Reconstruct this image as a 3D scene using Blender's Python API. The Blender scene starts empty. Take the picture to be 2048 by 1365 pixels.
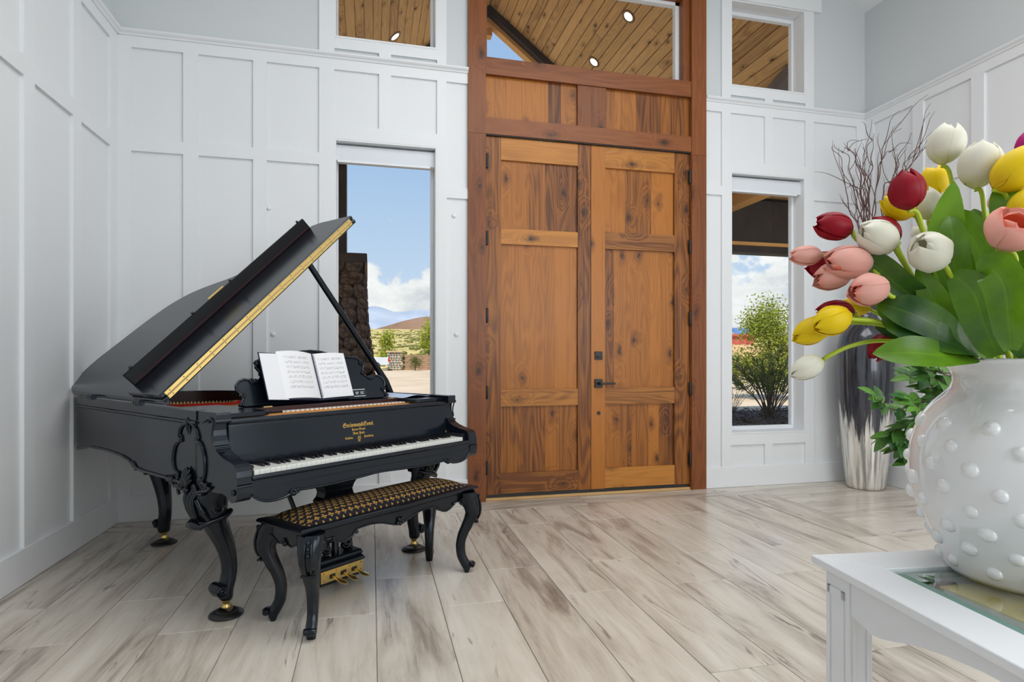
import bpy, math, random
from mathutils import Vector, Matrix, noise

R = math.radians
PI = math.pi
random.seed(11)
sc = bpy.context.scene
C = sc.collection

# ------------------------------------------------------------------ camera
F, CY, YAW, ZC = 1172.67, 715.85, 0.235139, 1.15      # focal length and horizon row in pixels of the 2048 x 1365 frame
cd = bpy.data.cameras.new('camera')
cam = bpy.data.objects.new('camera', cd)
C.objects.link(cam)
cd.sensor_width = 36
cd.lens = 36 * F / 2048
cd.shift_y = (CY - 682.5) / 2048
cd.clip_start, cd.clip_end = 0.05, 9000
cam.location = (0, 0, ZC)
cam.rotation_euler = (PI / 2, 0, -YAW)
sc.camera = cam

# ------------------------------------------------------------------ colour management, light
sc.view_settings.view_transform = 'Standard'
sc.view_settings.look = 'None'
sc.view_settings.gamma = 1
sc.view_settings.use_curve_mapping = False
sc.view_settings.exposure = 0.13
try:
    sc.cycles.use_denoising = True
    sc.cycles.max_bounces = 8
    sc.cycles.diffuse_bounces = 4
    sc.cycles.glossy_bounces = 4
    sc.cycles.transparent_max_bounces = 12
    sc.cycles.caustics_reflective = False
    sc.cycles.caustics_refractive = False
    sc.cycles.sample_clamp_indirect = 6
except Exception:
    pass


def node(nt, typ, ins=None, **attrs):
    nd = nt.nodes.new('ShaderNode' + typ)
    for k, v in attrs.items():
        setattr(nd, k, v)
    for k, v in (ins or {}).items():
        if isinstance(v, bpy.types.NodeSocket):
            nt.links.new(v, nd.inputs[k])
        else:
            nd.inputs[k].default_value = v
    return nd


def mth(nt, op, a, b=0.0, c=0.0, clamp=False):
    nd = node(nt, 'Math', {0: a, 1: b, 2: c}, operation=op)
    nd.use_clamp = clamp
    return nd.outputs[0]


def vmth(nt, op, a, b=(0, 0, 0)):
    nd = node(nt, 'VectorMath', {0: a, 1: b}, operation=op)
    return nd.outputs['Value'] if op in ('DISTANCE', 'LENGTH', 'DOT_PRODUCT') else nd.outputs[0]


def mixc(nt, fac, a, b, blend='MIX'):
    nd = node(nt, 'Mix', {'Factor': fac, 'A': None, 'B': None} if False else {}, data_type='RGBA', blend_type=blend)
    for k, v in ((0, fac), (6, a), (7, b)):
        if isinstance(v, bpy.types.NodeSocket):
            nt.links.new(v, nd.inputs[k])
        else:
            nd.inputs[k].default_value = v if k == 0 else (tuple(v) + (1,))[:4]
    return nd.outputs[2]


def ramp(nt, fac, stops, interp='LINEAR'):
    nd = node(nt, 'ValToRGB', {0: fac})
    cr = nd.color_ramp
    cr.interpolation = interp
    while len(cr.elements) < len(stops):
        cr.elements.new(0.5)
    for e, (p, col) in zip(cr.elements, stops):
        e.position = p
        e.color = (tuple(col) + (1,))[:4] if not isinstance(col, (int, float)) else (col, col, col, 1)
    return nd.outputs[0]


def sstep(nt, x, lo, hi):
    nd = node(nt, 'MapRange', {0: x, 1: lo, 2: hi, 3: 0.0, 4: 1.0}, interpolation_type='SMOOTHSTEP')
    return nd.outputs[0]


# world: blue sky with a bank of cumulus low over the horizon
wd = bpy.data.worlds.new('world')
sc.world = wd
wd.use_nodes = True
nt = wd.node_tree
nt.nodes.clear()
dirv = node(nt, 'TexCoord').outputs['Generated']
sx = node(nt, 'SeparateXYZ', {0: dirv})
elev = sx.outputs[2]
sky = ramp(nt, elev, [(0.0, (0.70, 0.79, 0.88)), (0.10, (0.55, 0.67, 0.83)), (0.30, (0.38, 0.54, 0.77)), (1.0, (0.17, 0.32, 0.66))])
cv = vmth(nt, 'MULTIPLY', dirv, (1.0, 1.0, 1.7))
cn = node(nt, 'TexNoise', {'Vector': cv, 'Scale': 7.0, 'Detail': 8.0, 'Roughness': 0.58, 'Distortion': 0.25})
cn2 = node(nt, 'TexNoise', {'Vector': vmth(nt, 'ADD', cv, (3.1, 0.4, 0.055)), 'Scale': 11.0, 'Detail': 7.0, 'Roughness': 0.6})
bank = mth(nt, 'SUBTRACT', cn.outputs[0], mth(nt, 'MULTIPLY', elev, 2.2))
cmask = sstep(nt, bank, 0.125, 0.185)
wisp = mth(nt, 'MULTIPLY', sstep(nt, cn.outputs[0], 0.64, 0.85), 0.35)
cmask = mth(nt, 'MAXIMUM', cmask, wisp)
ccol = ramp(nt, cn2.outputs[0], [(0.33, (0.62, 0.64, 0.68)), (0.47, (0.82, 0.82, 0.82)), (0.60, (0.94, 0.93, 0.91))])
wcol = mixc(nt, cmask, sky, ccol)
bg = node(nt, 'Background', {0: wcol, 1: 1.0})
nt.links.new(bg.outputs[0], node(nt, 'OutputWorld').inputs[0])

sun = bpy.data.lights.new('sun', 'SUN')
sun.energy = 4.2
sun.angle = R(0.6)
sun.color = (1.0, 0.95, 0.86)
so = bpy.data.objects.new('sun', sun)
C.objects.link(so)
so.rotation_euler = (R(38), 0, R(-28))


def area(name, loc, rot, sx_, sy_, power, col=(1, 1, 1)):
    l = bpy.data.lights.new(name, 'AREA')
    l.shape = 'RECTANGLE'
    l.size, l.size_y, l.energy, l.color = sx_, sy_, power, col
    o = bpy.data.objects.new(name, l)
    C.objects.link(o)
    o.location, o.rotation_euler = loc, rot
    return o


# added area lights for windows only presumed behind the camera, and the ceiling's lamps
area('rear_fill_light', (2.75, -2.85, 2.2), (R(90), 0, 0), 3.0, 2.8, 96, (0.94, 0.975, 1.0))
area('side_fill_light', (4.40, -1.0, 2.0), (R(90), 0, R(90)), 2.6, 2.4, 46, (0.94, 0.975, 1.0))
area('ceiling_lamp_light', (1.6, 1.4, 4.45), (0, 0, 0), 3.4, 2.6, 86, (1.0, 0.99, 0.975))

# ------------------------------------------------------------------ helpers
XF = {}            # object -> matrix of its root, for meshes given in world coordinates


def tag(o, label=None, cat=None, group=None, kind=None):
    if label: o['label'] = label
    if cat: o['category'] = cat
    if group: o['group'] = group
    if kind: o['kind'] = kind
    return o


def thing(name, label, cat, loc=(0, 0, 0), rotz=0.0, group=None):
    o = bpy.data.objects.new(name, None)
    o.empty_display_size = 0.1
    C.objects.link(o)
    o.location = loc
    o.rotation_euler = (0, 0, rotz)
    XF[o] = Matrix.Translation(Vector(loc)) @ Matrix.Rotation(rotz, 4, 'Z')
    return tag(o, label, cat, group)


class MB:
    """collects polygons; build() links them as one mesh object"""
    def __init__(self):
        self.v, self.f, self.s, self.at = [], [], [], []

    def add(self, vs, fs, smooth=False, att=None):
        n = len(self.v)
        self.v += [tuple(q) for q in vs]
        self.f += [tuple(i + n for i in q) for q in fs]
        self.s += [smooth] * len(fs)
        self.at += list(att) if att else [0.0] * len(vs)
        return self

    def box(self, x0, y0, z0, x1, y1, z1):
        return self.add([(x0, y0, z0), (x1, y0, z0), (x1, y1, z0), (x0, y1, z0), (x0, y0, z1), (x1, y0, z1), (x1, y1, z1), (x0, y1, z1)],
                        [(3, 2, 1, 0), (4, 5, 6, 7), (0, 1, 5, 4), (1, 2, 6, 5), (2, 3, 7, 6), (3, 0, 4, 7)])

    def hexa(self, p):      # eight corners: bottom four, top four
        return self.add(p, [(3, 2, 1, 0), (4, 5, 6, 7), (0, 1, 5, 4), (1, 2, 6, 5), (2, 3, 7, 6), (3, 0, 4, 7)])

    def prism(self, poly, axis, d0, d1, fn=None):
        def P(a, b, d):
            q = (d, a, b) if axis == 'x' else (a, d, b) if axis == 'y' else (a, b, d)
            return fn(*q) if fn else q
        n = len(poly)
        vs = [P(a, b, d0) for a, b in poly] + [P(a, b, d1) for a, b in poly]
        fs = [tuple(range(n - 1, -1, -1)), tuple(range(n, 2 * n))]
        fs += [(i, (i + 1) % n, n + (i + 1) % n, n + i) for i in range(n)]
        return self.add(vs, fs)

    def loft(self, rings, cap=True, smooth=True, closed=True):
        n = len(rings[0])
        vs = [p for r in rings for p in r]
        fs = []
        m = n if closed else n - 1
        for k in range(len(rings) - 1):
            for i in range(m):
                j = (i + 1) % n
                fs.append((k * n + i, k * n + j, (k + 1) * n + j, (k + 1) * n + i))
        self.add(vs, fs, smooth)
        if cap and closed:
            self.add(rings[0], [tuple(range(n - 1, -1, -1))])
            self.add(rings[-1], [tuple(range(n))])
        return self

    def tube(self, path, r, n=8, cap=True, flat=1.0):
        path = [Vector(p) for p in path]
        rr = r if isinstance(r, (list, tuple)) else [r] * len(path)
        rings = []
        prev = None
        for i, p in enumerate(path):
            t = (path[min(i + 1, len(path) - 1)] - path[max(i - 1, 0)])
            if t.length < 1e-9: t = Vector((0, 0, 1))
            t.normalize()
            if prev is None:
                a = Vector((0, 0, 1)) if abs(t.z) < 0.9 else Vector((1, 0, 0))
                prev = t.cross(a).normalized()
            a = (prev - t * prev.dot(t))
            a = a.normalized() if a.length > 1e-6 else t.orthogonal().normalized()
            prev = a
            b = t.cross(a)
            rings.append([p + (a * math.cos(q) + b * math.sin(q) * flat) * rr[i] for q in (2 * PI * k / n for k in range(n))])
        return self.loft(rings, cap)

    def lathe(self, prof, n=24, c=(0, 0, 0), smooth=True, cap=True):
        rings = [[(c[0] + r * math.cos(2 * PI * k / n), c[1] + r * math.sin(2 * PI * k / n), c[2] + z) for k in range(n)] for r, z in prof]
        return self.loft(rings, cap, smooth)

    def disc_cyl(self, c, ax, r, h, n=20, dome=0.0):
        c, ax = Vector(c), Vector(ax).normalized()
        a = ax.orthogonal().normalized()
        b = ax.cross(a)
        ring = lambda rad, d: [c + ax * d + (a * math.cos(2 * PI * k / n) + b * math.sin(2 * PI * k / n)) * rad for k in range(n)]
        rs = [ring(r * .96, -h / 2), ring(r, -h / 2 + r * .06), ring(r, h / 2 - r * .06), ring(r * .96, h / 2)]
        if dome: rs += [ring(r * .6, h / 2 + dome * .7), ring(r * .1, h / 2 + dome)]
        return self.loft(rs)

    def ball(self, c, r, nu=12, nv=8, sc_=(1, 1, 1)):
        rings = []
        for j in range(nv + 1):
            th = PI * j / nv
            th = min(max(th, 0.02), PI - 0.02)
            rings.append([(c[0] + r * sc_[0] * math.sin(th) * math.cos(2 * PI * k / nu), c[1] + r * sc_[1] * math.sin(th) * math.sin(2 * PI * k / nu),
                           c[2] - r * sc_[2] * math.cos(th)) for k in range(nu)])
        return self.loft(rings)

    def mesh(self, name, m=None, att=False):
        me = bpy.data.meshes.new(name)
        me.from_pydata(self.v, [], self.f)
        me.polygons.foreach_set('use_smooth', self.s)
        if att:
            a = me.attributes.new('along', 'FLOAT', 'POINT')
            a.data.foreach_set('value', self.at)
        if m: me.materials.append(m)
        me.update()
        return me

    def build(self, name, m, parent=None, world=False, bevel=0, seg=1, label=None, att=False):
        if world and parent is not None and parent in XF:
            inv = XF[parent].inverted()
            self.v = [tuple(inv @ Vector(q)) for q in self.v]
        o = bpy.data.objects.new(name, self.mesh(name, m, att))
        C.objects.link(o)
        if parent is not None:
            o.parent = parent
            if parent in XF: XF[o] = XF[parent]
        if bevel:
            b = o.modifiers.new('bevel', 'BEVEL')
            b.width, b.segments, b.limit_method, b.angle_limit = bevel, seg, 'ANGLE', R(40)
        if label: o['label'] = label
        return o


def struct(o):
    o['kind'] = 'structure'
    return o


def inst(name, me, parent, mat):
    """another object on the same mesh data, placed by a local matrix"""
    o = bpy.data.objects.new(name, me)
    C.objects.link(o)
    o.parent = parent
    o.matrix_local = mat
    return o


def catmull(pts, n=6, closed=False):
    pts = [Vector(p) for p in pts]
    out = []
    m = len(pts)
    for i in range(m if closed else m - 1):
        p0 = pts[(i - 1) % m] if closed or i else pts[0]
        p1, p2 = pts[i], pts[(i + 1) % m]
        p3 = pts[(i + 2) % m] if closed or i + 2 < m else pts[-1]
        for k in range(n):
            t = k / n
            out.append(0.5 * ((2 * p1) + (p2 - p0) * t + (2 * p0 - 5 * p1 + 4 * p2 - p3) * t * t + (3 * p1 - p0 - 3 * p2 + p3) * t ** 3))
    if not closed: out.append(pts[-1])
    return out


def lerp_table(tab, x):
    if x <= tab[0][0]: return tab[0][1]
    for (a, p), (b, q) in zip(tab, tab[1:]):
        if x <= b: return p + (q - p) * (x - a) / (b - a)
    return tab[-1][1]


def at(px, py, d):
    """the point of the room that lies d metres deep along the line of sight through a pixel of the photograph"""
    t, u = (px - 1024) / F, (CY - py) / F
    c, s = math.cos(YAW), math.sin(YAW)
    return Vector((d * (t * c + s), d * (-t * s + c), ZC + d * u))
# ------------------------------------------------------------------ materials
def mat(name, col, rough=0.5, metal=0.0, spec=0.5, coat=0.0, emit=None, es=1.0, bump=None, var=0.0, tint=(1, 1, 1)):
    m = bpy.data.materials.new(name)
    m.use_nodes = True
    nt = m.node_tree
    nt.nodes.clear()
    p = node(nt, 'BsdfPrincipled', {'Base Color': tuple(col) + (1,), 'Roughness': rough, 'Metallic': metal, 'Specular IOR Level': spec, 'Coat Weight': coat, 'Specular Tint': tuple(tint) + (1,)})
    if var:
        nz = node(nt, 'TexNoise', {'Vector': node(nt, 'TexCoord').outputs['Object'], 'Scale': 3.0, 'Detail': 3.0})
        k = ramp(nt, nz.outputs[0], [(0.3, tuple(c * (1 - var) for c in col)), (0.7, tuple(min(1, c * (1 + var)) for c in col))])
        nt.links.new(k, p.inputs['Base Color'])
    if bump:
        nz = node(nt, 'TexNoise', {'Vector': node(nt, 'TexCoord').outputs['Object'], 'Scale': bump[0], 'Detail': 4.0})
        b = node(nt, 'Bump', {'Strength': bump[1], 'Distance': bump[2], 'Height': nz.outputs[0]})
        nt.links.new(b.outputs[0], p.inputs['Normal'])
    if emit:
        p.inputs['Emission Color'].default_value = tuple(emit) + (1,)
        p.inputs['Emission Strength'].default_value = es
    nt.links.new(p.outputs[0], node(nt, 'OutputMaterial').inputs[0])
    return m


def glassmat(name, tint=(0.96, 0.98, 0.98), amount=0.55, ior=1.45):
    m = bpy.data.materials.new(name)
    m.use_nodes = True
    nt = m.node_tree
    nt.nodes.clear()
    t = node(nt, 'BsdfTransparent', {0: tint + (1,)})
    g = node(nt, 'BsdfGlossy', {'Color': (1, 1, 1, 1), 'Roughness': 0.0})
    fr = mth(nt, 'MULTIPLY', node(nt, 'Fresnel', {0: ior}).outputs[0], amount, clamp=True)
    fr = mth(nt, 'MULTIPLY', fr, mth(nt, 'SUBTRACT', 1.0, node(nt, 'NewGeometry').outputs['Backfacing']))      # the pane mirrors once, on the side one looks at
    mx = node(nt, 'MixShader', {0: fr, 1: t.outputs[0], 2: g.outputs[0]})
    nt.links.new(mx.outputs[0], node(nt, 'OutputMaterial').inputs[0])
    return m


def wood(name, light, dark, axis='z', rough=0.38, knots=1.0, tone=0.46, fig=34.0, knot_col=(0.035, 0.014, 0.006)):
    """knotty boards; every board (object) gets its own cut of the timber and its own tone"""
    m = bpy.data.materials.new(name)
    m.use_nodes = True
    nt = m.node_tree
    nt.nodes.clear()
    co = node(nt, 'TexCoord').outputs['Object']
    rnd = node(nt, 'ObjectInfo').outputs['Random']
    off = node(nt, 'CombineXYZ', {0: mth(nt, 'MULTIPLY', rnd, 91.0), 1: mth(nt, 'MULTIPLY', rnd, 57.0), 2: mth(nt, 'MULTIPLY', rnd, 133.0)}).outputs[0]
    s = {'x': (0.11, 1, 1), 'y': (1, 0.11, 1), 'z': (1, 1, 0.11)}[axis]
    fl = {'x': (0.016, 1, 1), 'y': (1, 0.016, 1), 'z': (1, 1, 0.016)}[axis]
    p = vmth(nt, 'ADD', vmth(nt, 'MULTIPLY', co, s), off)
    cs = node(nt, 'SeparateXYZ', {0: co})
    ci, li = {'x': (2, 0), 'y': (0, 1), 'z': (0, 2)}[axis]
    wob = node(nt, 'TexNoise', {'Vector': co, 'Scale': 16.0, 'Detail': 2.0})
    wob = mth(nt, 'MULTIPLY', mth(nt, 'SUBTRACT', wob.outputs[0], 0.5), 0.05)
    kv = node(nt, 'CombineXYZ', {0: mth(nt, 'ADD', mth(nt, 'ADD', cs.outputs[ci], wob), mth(nt, 'MULTIPLY', rnd, 47.0)),
                                 1: mth(nt, 'ADD', mth(nt, 'ADD', mth(nt, 'MULTIPLY', cs.outputs[li], 0.50), wob), mth(nt, 'MULTIPLY', rnd, 83.0)), 2: 0.0}).outputs[0]
    vo = node(nt, 'TexVoronoi', {'Vector': kv, 'Scale': 5.0, 'Randomness': 1.0}, voronoi_dimensions='2D')
    cellr = node(nt, 'SeparateColor', {0: vo.outputs['Color']}).outputs[0]
    has = mth(nt, 'GREATER_THAN', cellr, 1.0 - 0.46 * knots)
    dist = vo.outputs['Distance']
    near = mth(nt, 'MULTIPLY', mth(nt, 'SUBTRACT', 1.0, sstep(nt, dist, 0.02, 0.45)), has)
    n1 = node(nt, 'TexNoise', {'Vector': p, 'Scale': 6.5, 'Detail': 1.5, 'Roughness': 0.45, 'Distortion': 0.15})
    field = mth(nt, 'ADD', n1.outputs[0], mth(nt, 'MULTIPLY', near, 0.22))
    rings = mth(nt, 'ADD', mth(nt, 'MULTIPLY', mth(nt, 'SINE', mth(nt, 'MULTIPLY', field, fig * 2.2)), 0.5), 0.5)
    fine = node(nt, 'TexNoise', {'Vector': vmth(nt, 'ADD', vmth(nt, 'MULTIPLY', co, fl), off), 'Scale': 60.0, 'Detail': 4.0, 'Roughness': 0.7})
    big = node(nt, 'TexNoise', {'Vector': p, 'Scale': 1.8, 'Detail': 2.0})
    k = mth(nt, 'ADD', mth(nt, 'ADD', mth(nt, 'MULTIPLY', rings, 0.16), mth(nt, 'MULTIPLY', fine.outputs[0], 0.62)), mth(nt, 'MULTIPLY', big.outputs[0], 0.42))
    k = mth(nt, 'ADD', k, mth(nt, 'MULTIPLY', mth(nt, 'SUBTRACT', rnd, 0.5), tone))
    col = ramp(nt, k, [(0.26, dark), (0.52, tuple((a * .60 + b * .40) for a, b in zip(light, dark))), (0.82, light)])
    size_ = node(nt, 'SeparateColor', {0: vo.outputs['Color']}).outputs[1]
    kd = mth(nt, 'DIVIDE', dist, mth(nt, 'ADD', 0.45, size_))
    knot = mth(nt, 'MULTIPLY', mth(nt, 'SUBTRACT', 1.0, sstep(nt, kd, 0.02, 0.105)), has)
    halo = mth(nt, 'MULTIPLY', mth(nt, 'MULTIPLY', mth(nt, 'SUBTRACT', 1.0, sstep(nt, dist, 0.06, 0.27)), has), 0.50)
    col = mixc(nt, halo, col, tuple(c * 0.7 for c in dark))
    col = mixc(nt, mth(nt, 'MULTIPLY', knot, 0.92), col, knot_col)
    b = node(nt, 'Bump', {'Strength': 0.12, 'Distance': 0.002, 'Height': fine.outputs[0]})
    pr = node(nt, 'BsdfPrincipled', {'Base Color': col, 'Roughness': rough, 'Normal': b.outputs[0], 'Specular IOR Level': 0.4})
    nt.links.new(pr.outputs[0], node(nt, 'OutputMaterial').inputs[0])
    return m


def plank_tile():
    m = bpy.data.materials.new('wood_look_porcelain')
    m.use_nodes = True
    nt = m.node_tree
    nt.nodes.clear()
    co = node(nt, 'TexCoord').outputs['Object']
    rnd = node(nt, 'ObjectInfo').outputs['Random']
    off = node(nt, 'CombineXYZ', {0: mth(nt, 'MULTIPLY', rnd, 61.0), 1: mth(nt, 'MULTIPLY', rnd, 83.0), 2: mth(nt, 'MULTIPLY', rnd, 29.0)}).outputs[0]
    p = vmth(nt, 'ADD', vmth(nt, 'MULTIPLY', co, (1.0, 0.16, 1.0)), off)
    q = vmth(nt, 'ADD', vmth(nt, 'MULTIPLY', co, (1.0, 0.05, 1.0)), off)
    big = node(nt, 'TexNoise', {'Vector': p, 'Scale': 5.5, 'Detail': 5.0, 'Roughness': 0.58, 'Distortion': 1.1})
    mid = node(nt, 'TexNoise', {'Vector': p, 'Scale': 13.0, 'Detail': 6.0, 'Roughness': 0.65, 'Distortion': 0.8})
    fine = node(nt, 'TexNoise', {'Vector': q, 'Scale': 70.0, 'Detail': 3.0, 'Roughness': 0.6})
    k = mth(nt, 'ADD', mth(nt, 'MULTIPLY', big.outputs[0], 0.62), mth(nt, 'ADD', mth(nt, 'MULTIPLY', mid.outputs[0], 0.26), mth(nt, 'MULTIPLY', fine.outputs[0], 0.12)))
    k = mth(nt, 'ADD', k, mth(nt, 'MULTIPLY', mth(nt, 'SUBTRACT', rnd, 0.5), 0.10))
    col = ramp(nt, k, [(0.30, (0.19, 0.155, 0.13)), (0.385, (0.36, 0.305, 0.26)), (0.455, (0.53, 0.47, 0.40)), (0.54, (0.65, 0.595, 0.515)), (0.66, (0.73, 0.685, 0.61))])
    # dark mineral veins that follow the plank
    vz = node(nt, 'TexNoise', {'Vector': vmth(nt, 'ADD', p, (7.7, 3.1, 0)), 'Scale': 3.6, 'Detail': 4.0, 'Roughness': 0.55, 'Distortion': 1.6})
    vein = mth(nt, 'SUBTRACT', 1.0, sstep(nt, mth(nt, 'ABSOLUTE', mth(nt, 'SUBTRACT', vz.outputs[0], 0.56)), 0.0, 0.028))
    gate = sstep(nt, mid.outputs[0], 0.50, 0.66)
    col = mixc(nt, mth(nt, 'MULTIPLY', mth(nt, 'MULTIPLY', vein, gate), 0.75), col, (0.13, 0.10, 0.085))
    rgh = mth(nt, 'ADD', 0.20, mth(nt, 'MULTIPLY', fine.outputs[0], 0.08))
    b = node(nt, 'Bump', {'Strength': 0.04, 'Distance': 0.0015, 'Height': fine.outputs[0]})
    pr = node(nt, 'BsdfPrincipled', {'Base Color': col, 'Roughness': rgh, 'Normal': b.outputs[0], 'Specular IOR Level': 0.5})
    nt.links.new(pr.outputs[0], node(nt, 'OutputMaterial').inputs[0])
    return m


def fleur_cloth():
    m = bpy.data.materials.new('black_gold_upholstery')
    m.use_nodes = True
    nt = m.node_tree
    nt.nodes.clear()
    co = vmth(nt, 'MULTIPLY', node(nt, 'TexCoord').outputs['Object'], (1 / 0.034, 1 / 0.031, 0))
    sp = node(nt, 'SeparateXYZ', {0: co})
    row = mth(nt, 'FLOOR', sp.outputs[1])
    xx = mth(nt, 'ADD', sp.outputs[0], mth(nt, 'MULTIPLY', mth(nt, 'FLOORED_MODULO', row, 2.0), 0.5))
    cell = node(nt, 'CombineXYZ', {0: mth(nt, 'FRACT', xx), 1: mth(nt, 'FRACT', sp.outputs[1]), 2: 0.0}).outputs[0]
    best = None
    for cx, cy, r, ex in ((0.29, 0.44, 0.172, 1.2), (0.71, 0.44, 0.172, 1.2), (0.5, 0.73, 0.18, 0.8), (0.5, 0.22, 0.11, 1.0)):
        d = vmth(nt, 'SUBTRACT', cell, (cx, cy, 0))
        d = mth(nt, 'DIVIDE', vmth(nt, 'LENGTH', vmth(nt, 'MULTIPLY', d, (1 / ex, ex, 0))), r)
        best = d if best is None else mth(nt, 'MINIMUM', best, d)
    motif = mth(nt, 'SUBTRACT', 1.0, sstep(nt, best, 0.85, 1.05))
    nz = node(nt, 'TexNoise', {'Vector': co, 'Scale': 4.0, 'Detail': 2.0})
    gold = ramp(nt, nz.outputs[0], [(0.35, (0.20, 0.10, 0.018)), (0.65, (0.46, 0.27, 0.065))])
    col = mixc(nt, motif, (0.008, 0.008, 0.012), gold)
    pr = node(nt, 'BsdfPrincipled', {'Base Color': col, 'Roughness': 0.75, 'Specular IOR Level': 0.2})
    nt.links.new(pr.outputs[0], node(nt, 'OutputMaterial').inputs[0])
    return m


def sheet_music():
    m = bpy.data.materials.new('printed_music_page')
    m.use_nodes = True
    nt = m.node_tree
    nt.nodes.clear()
    co = node(nt, 'TexCoord').outputs['Object']
    sp = node(nt, 'SeparateXYZ', {0: co})
    y = mth(nt, 'FRACT', mth(nt, 'DIVIDE', sp.outputs[1], 0.027))
    rowid = mth(nt, 'FLOOR', mth(nt, 'DIVIDE', sp.outputs[1], 0.027))
    band = mth(nt, 'LESS_THAN', mth(nt, 'ABSOLUTE', mth(nt, 'SUBTRACT', y, 0.5)), 0.27)
    lines = mth(nt, 'MULTIPLY', mth(nt, 'LESS_THAN', mth(nt, 'FRACT', mth(nt, 'DIVIDE', sp.outputs[1], 0.0034)), 0.25), band)
    v = node(nt, 'CombineXYZ', {0: mth(nt, 'MULTIPLY', sp.outputs[0], 210.0), 1: mth(nt, 'ADD', mth(nt, 'MULTIPLY', sp.outputs[1], 150.0), mth(nt, 'MULTIPLY', rowid, 7.3)), 2: 0.0}).outputs[0]
    nz = node(nt, 'TexNoise', {'Vector': v, 'Scale': 1.0, 'Detail': 1.0})
    notes = mth(nt, 'MULTIPLY', sstep(nt, nz.outputs[0], 0.56, 0.62), band)
    inx = mth(nt, 'LESS_THAN', mth(nt, 'ABSOLUTE', sp.outputs[0]), 0.074)
    iny = mth(nt, 'LESS_THAN', mth(nt, 'ABSOLUTE', mth(nt, 'SUBTRACT', sp.outputs[1], 0.012)), 0.096)
    ink = mth(nt, 'MULTIPLY', mth(nt, 'MULTIPLY', inx, iny), mth(nt, 'MAXIMUM', mth(nt, 'MULTIPLY', lines, 0.18), mth(nt, 'MULTIPLY', notes, 0.75)))
    col = mixc(nt, ink, (0.80, 0.81, 0.84), (0.06, 0.06, 0.09))
    pr = node(nt, 'BsdfPrincipled', {'Base Color': col, 'Roughness': 0.5})
    nt.links.new(pr.outputs[0], node(nt, 'OutputMaterial').inputs[0])
    return m


def ombre_vase():
    """dark lacquer that runs down in drips over silver leaf"""
    m = bpy.data.materials.new('dark_over_silver_lacquer')
    m.use_nodes = True
    nt = m.node_tree
    nt.nodes.clear()
    co = node(nt, 'TexCoord').outputs['Object']
    sp = node(nt, 'SeparateXYZ', {0: co})
    ang = mth(nt, 'ARCTAN2', sp.outputs[1], sp.outputs[0])
    v = node(nt, 'CombineXYZ', {0: mth(nt, 'MULTIPLY', mth(nt, 'COSINE', ang), 1.7), 1: mth(nt, 'MULTIPLY', mth(nt, 'SINE', ang), 1.7), 2: mth(nt, 'MULTIPLY', sp.outputs[2], 0.55)}).outputs[0]
    a = node(nt, 'TexNoise', {'Vector': v, 'Scale': 1.0, 'Detail': 2.0})
    b = node(nt, 'TexNoise', {'Vector': v, 'Scale': 5.0, 'Detail': 5.0, 'Roughness': 0.65})
    edge = mth(nt, 'ADD', 0.62, mth(nt, 'ADD', mth(nt, 'MULTIPLY', mth(nt, 'SUBTRACT', a.outputs[0], 0.5), 1.1), mth(nt, 'MULTIPLY', mth(nt, 'SUBTRACT', b.outputs[0], 0.5), 0.75)))
    d = mth(nt, 'SUBTRACT', sp.outputs[2], edge)
    dark = sstep(nt, d, -0.06, 0.07)
    sv = node(nt, 'TexNoise', {'Vector': v, 'Scale': 3.0, 'Detail': 6.0, 'Roughness': 0.6})
    silver = ramp(nt, sv.outputs[0], [(0.36, (0.30, 0.29, 0.27)), (0.5, (0.74, 0.72, 0.67)), (0.62, (0.90, 0.88, 0.83))])
    blk = ramp(nt, b.outputs[0], [(0.35, (0.012, 0.014, 0.022)), (0.7, (0.085, 0.09, 0.11))])
    col = mixc(nt, dark, silver, blk)
    pr = node(nt, 'BsdfPrincipled', {'Base Color': col, 'Roughness': 0.16, 'Metallic': 0.35, 'Coat Weight': 0.6, 'Coat Roughness': 0.05})
    nt.links.new(pr.outputs[0], node(nt, 'OutputMaterial').inputs[0])
    return m


def petal(name, base, tip, edge=None):
    m = bpy.data.materials.new(name)
    m.use_nodes = True
    nt = m.node_tree
    nt.nodes.clear()
    a = node(nt, 'Attribute', attribute_name='along').outputs['Fac']
    nz = node(nt, 'TexNoise', {'Vector': vmth(nt, 'MULTIPLY', node(nt, 'TexCoord').outputs['Object'], (30, 30, 3)), 'Scale': 2.0, 'Detail': 3.0})
    k = mth(nt, 'ADD', a, mth(nt, 'MULTIPLY', mth(nt, 'SUBTRACT', nz.outputs[0], 0.5), 0.35))
    col = ramp(nt, k, [(0.0, base), (0.28, tip), (0.85, tip), (1.0, edge or tip)])
    pr = node(nt, 'BsdfPrincipled', {'Base Color': col, 'Roughness': 0.5, 'Specular IOR Level': 0.3})
    tr = node(nt, 'BsdfTranslucent', {0: col})
    mx = node(nt, 'MixShader', {0: 0.22, 1: pr.outputs[0], 2: tr.outputs[0]})
    nt.links.new(mx.outputs[0], node(nt, 'OutputMaterial').inputs[0])
    return m


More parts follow.
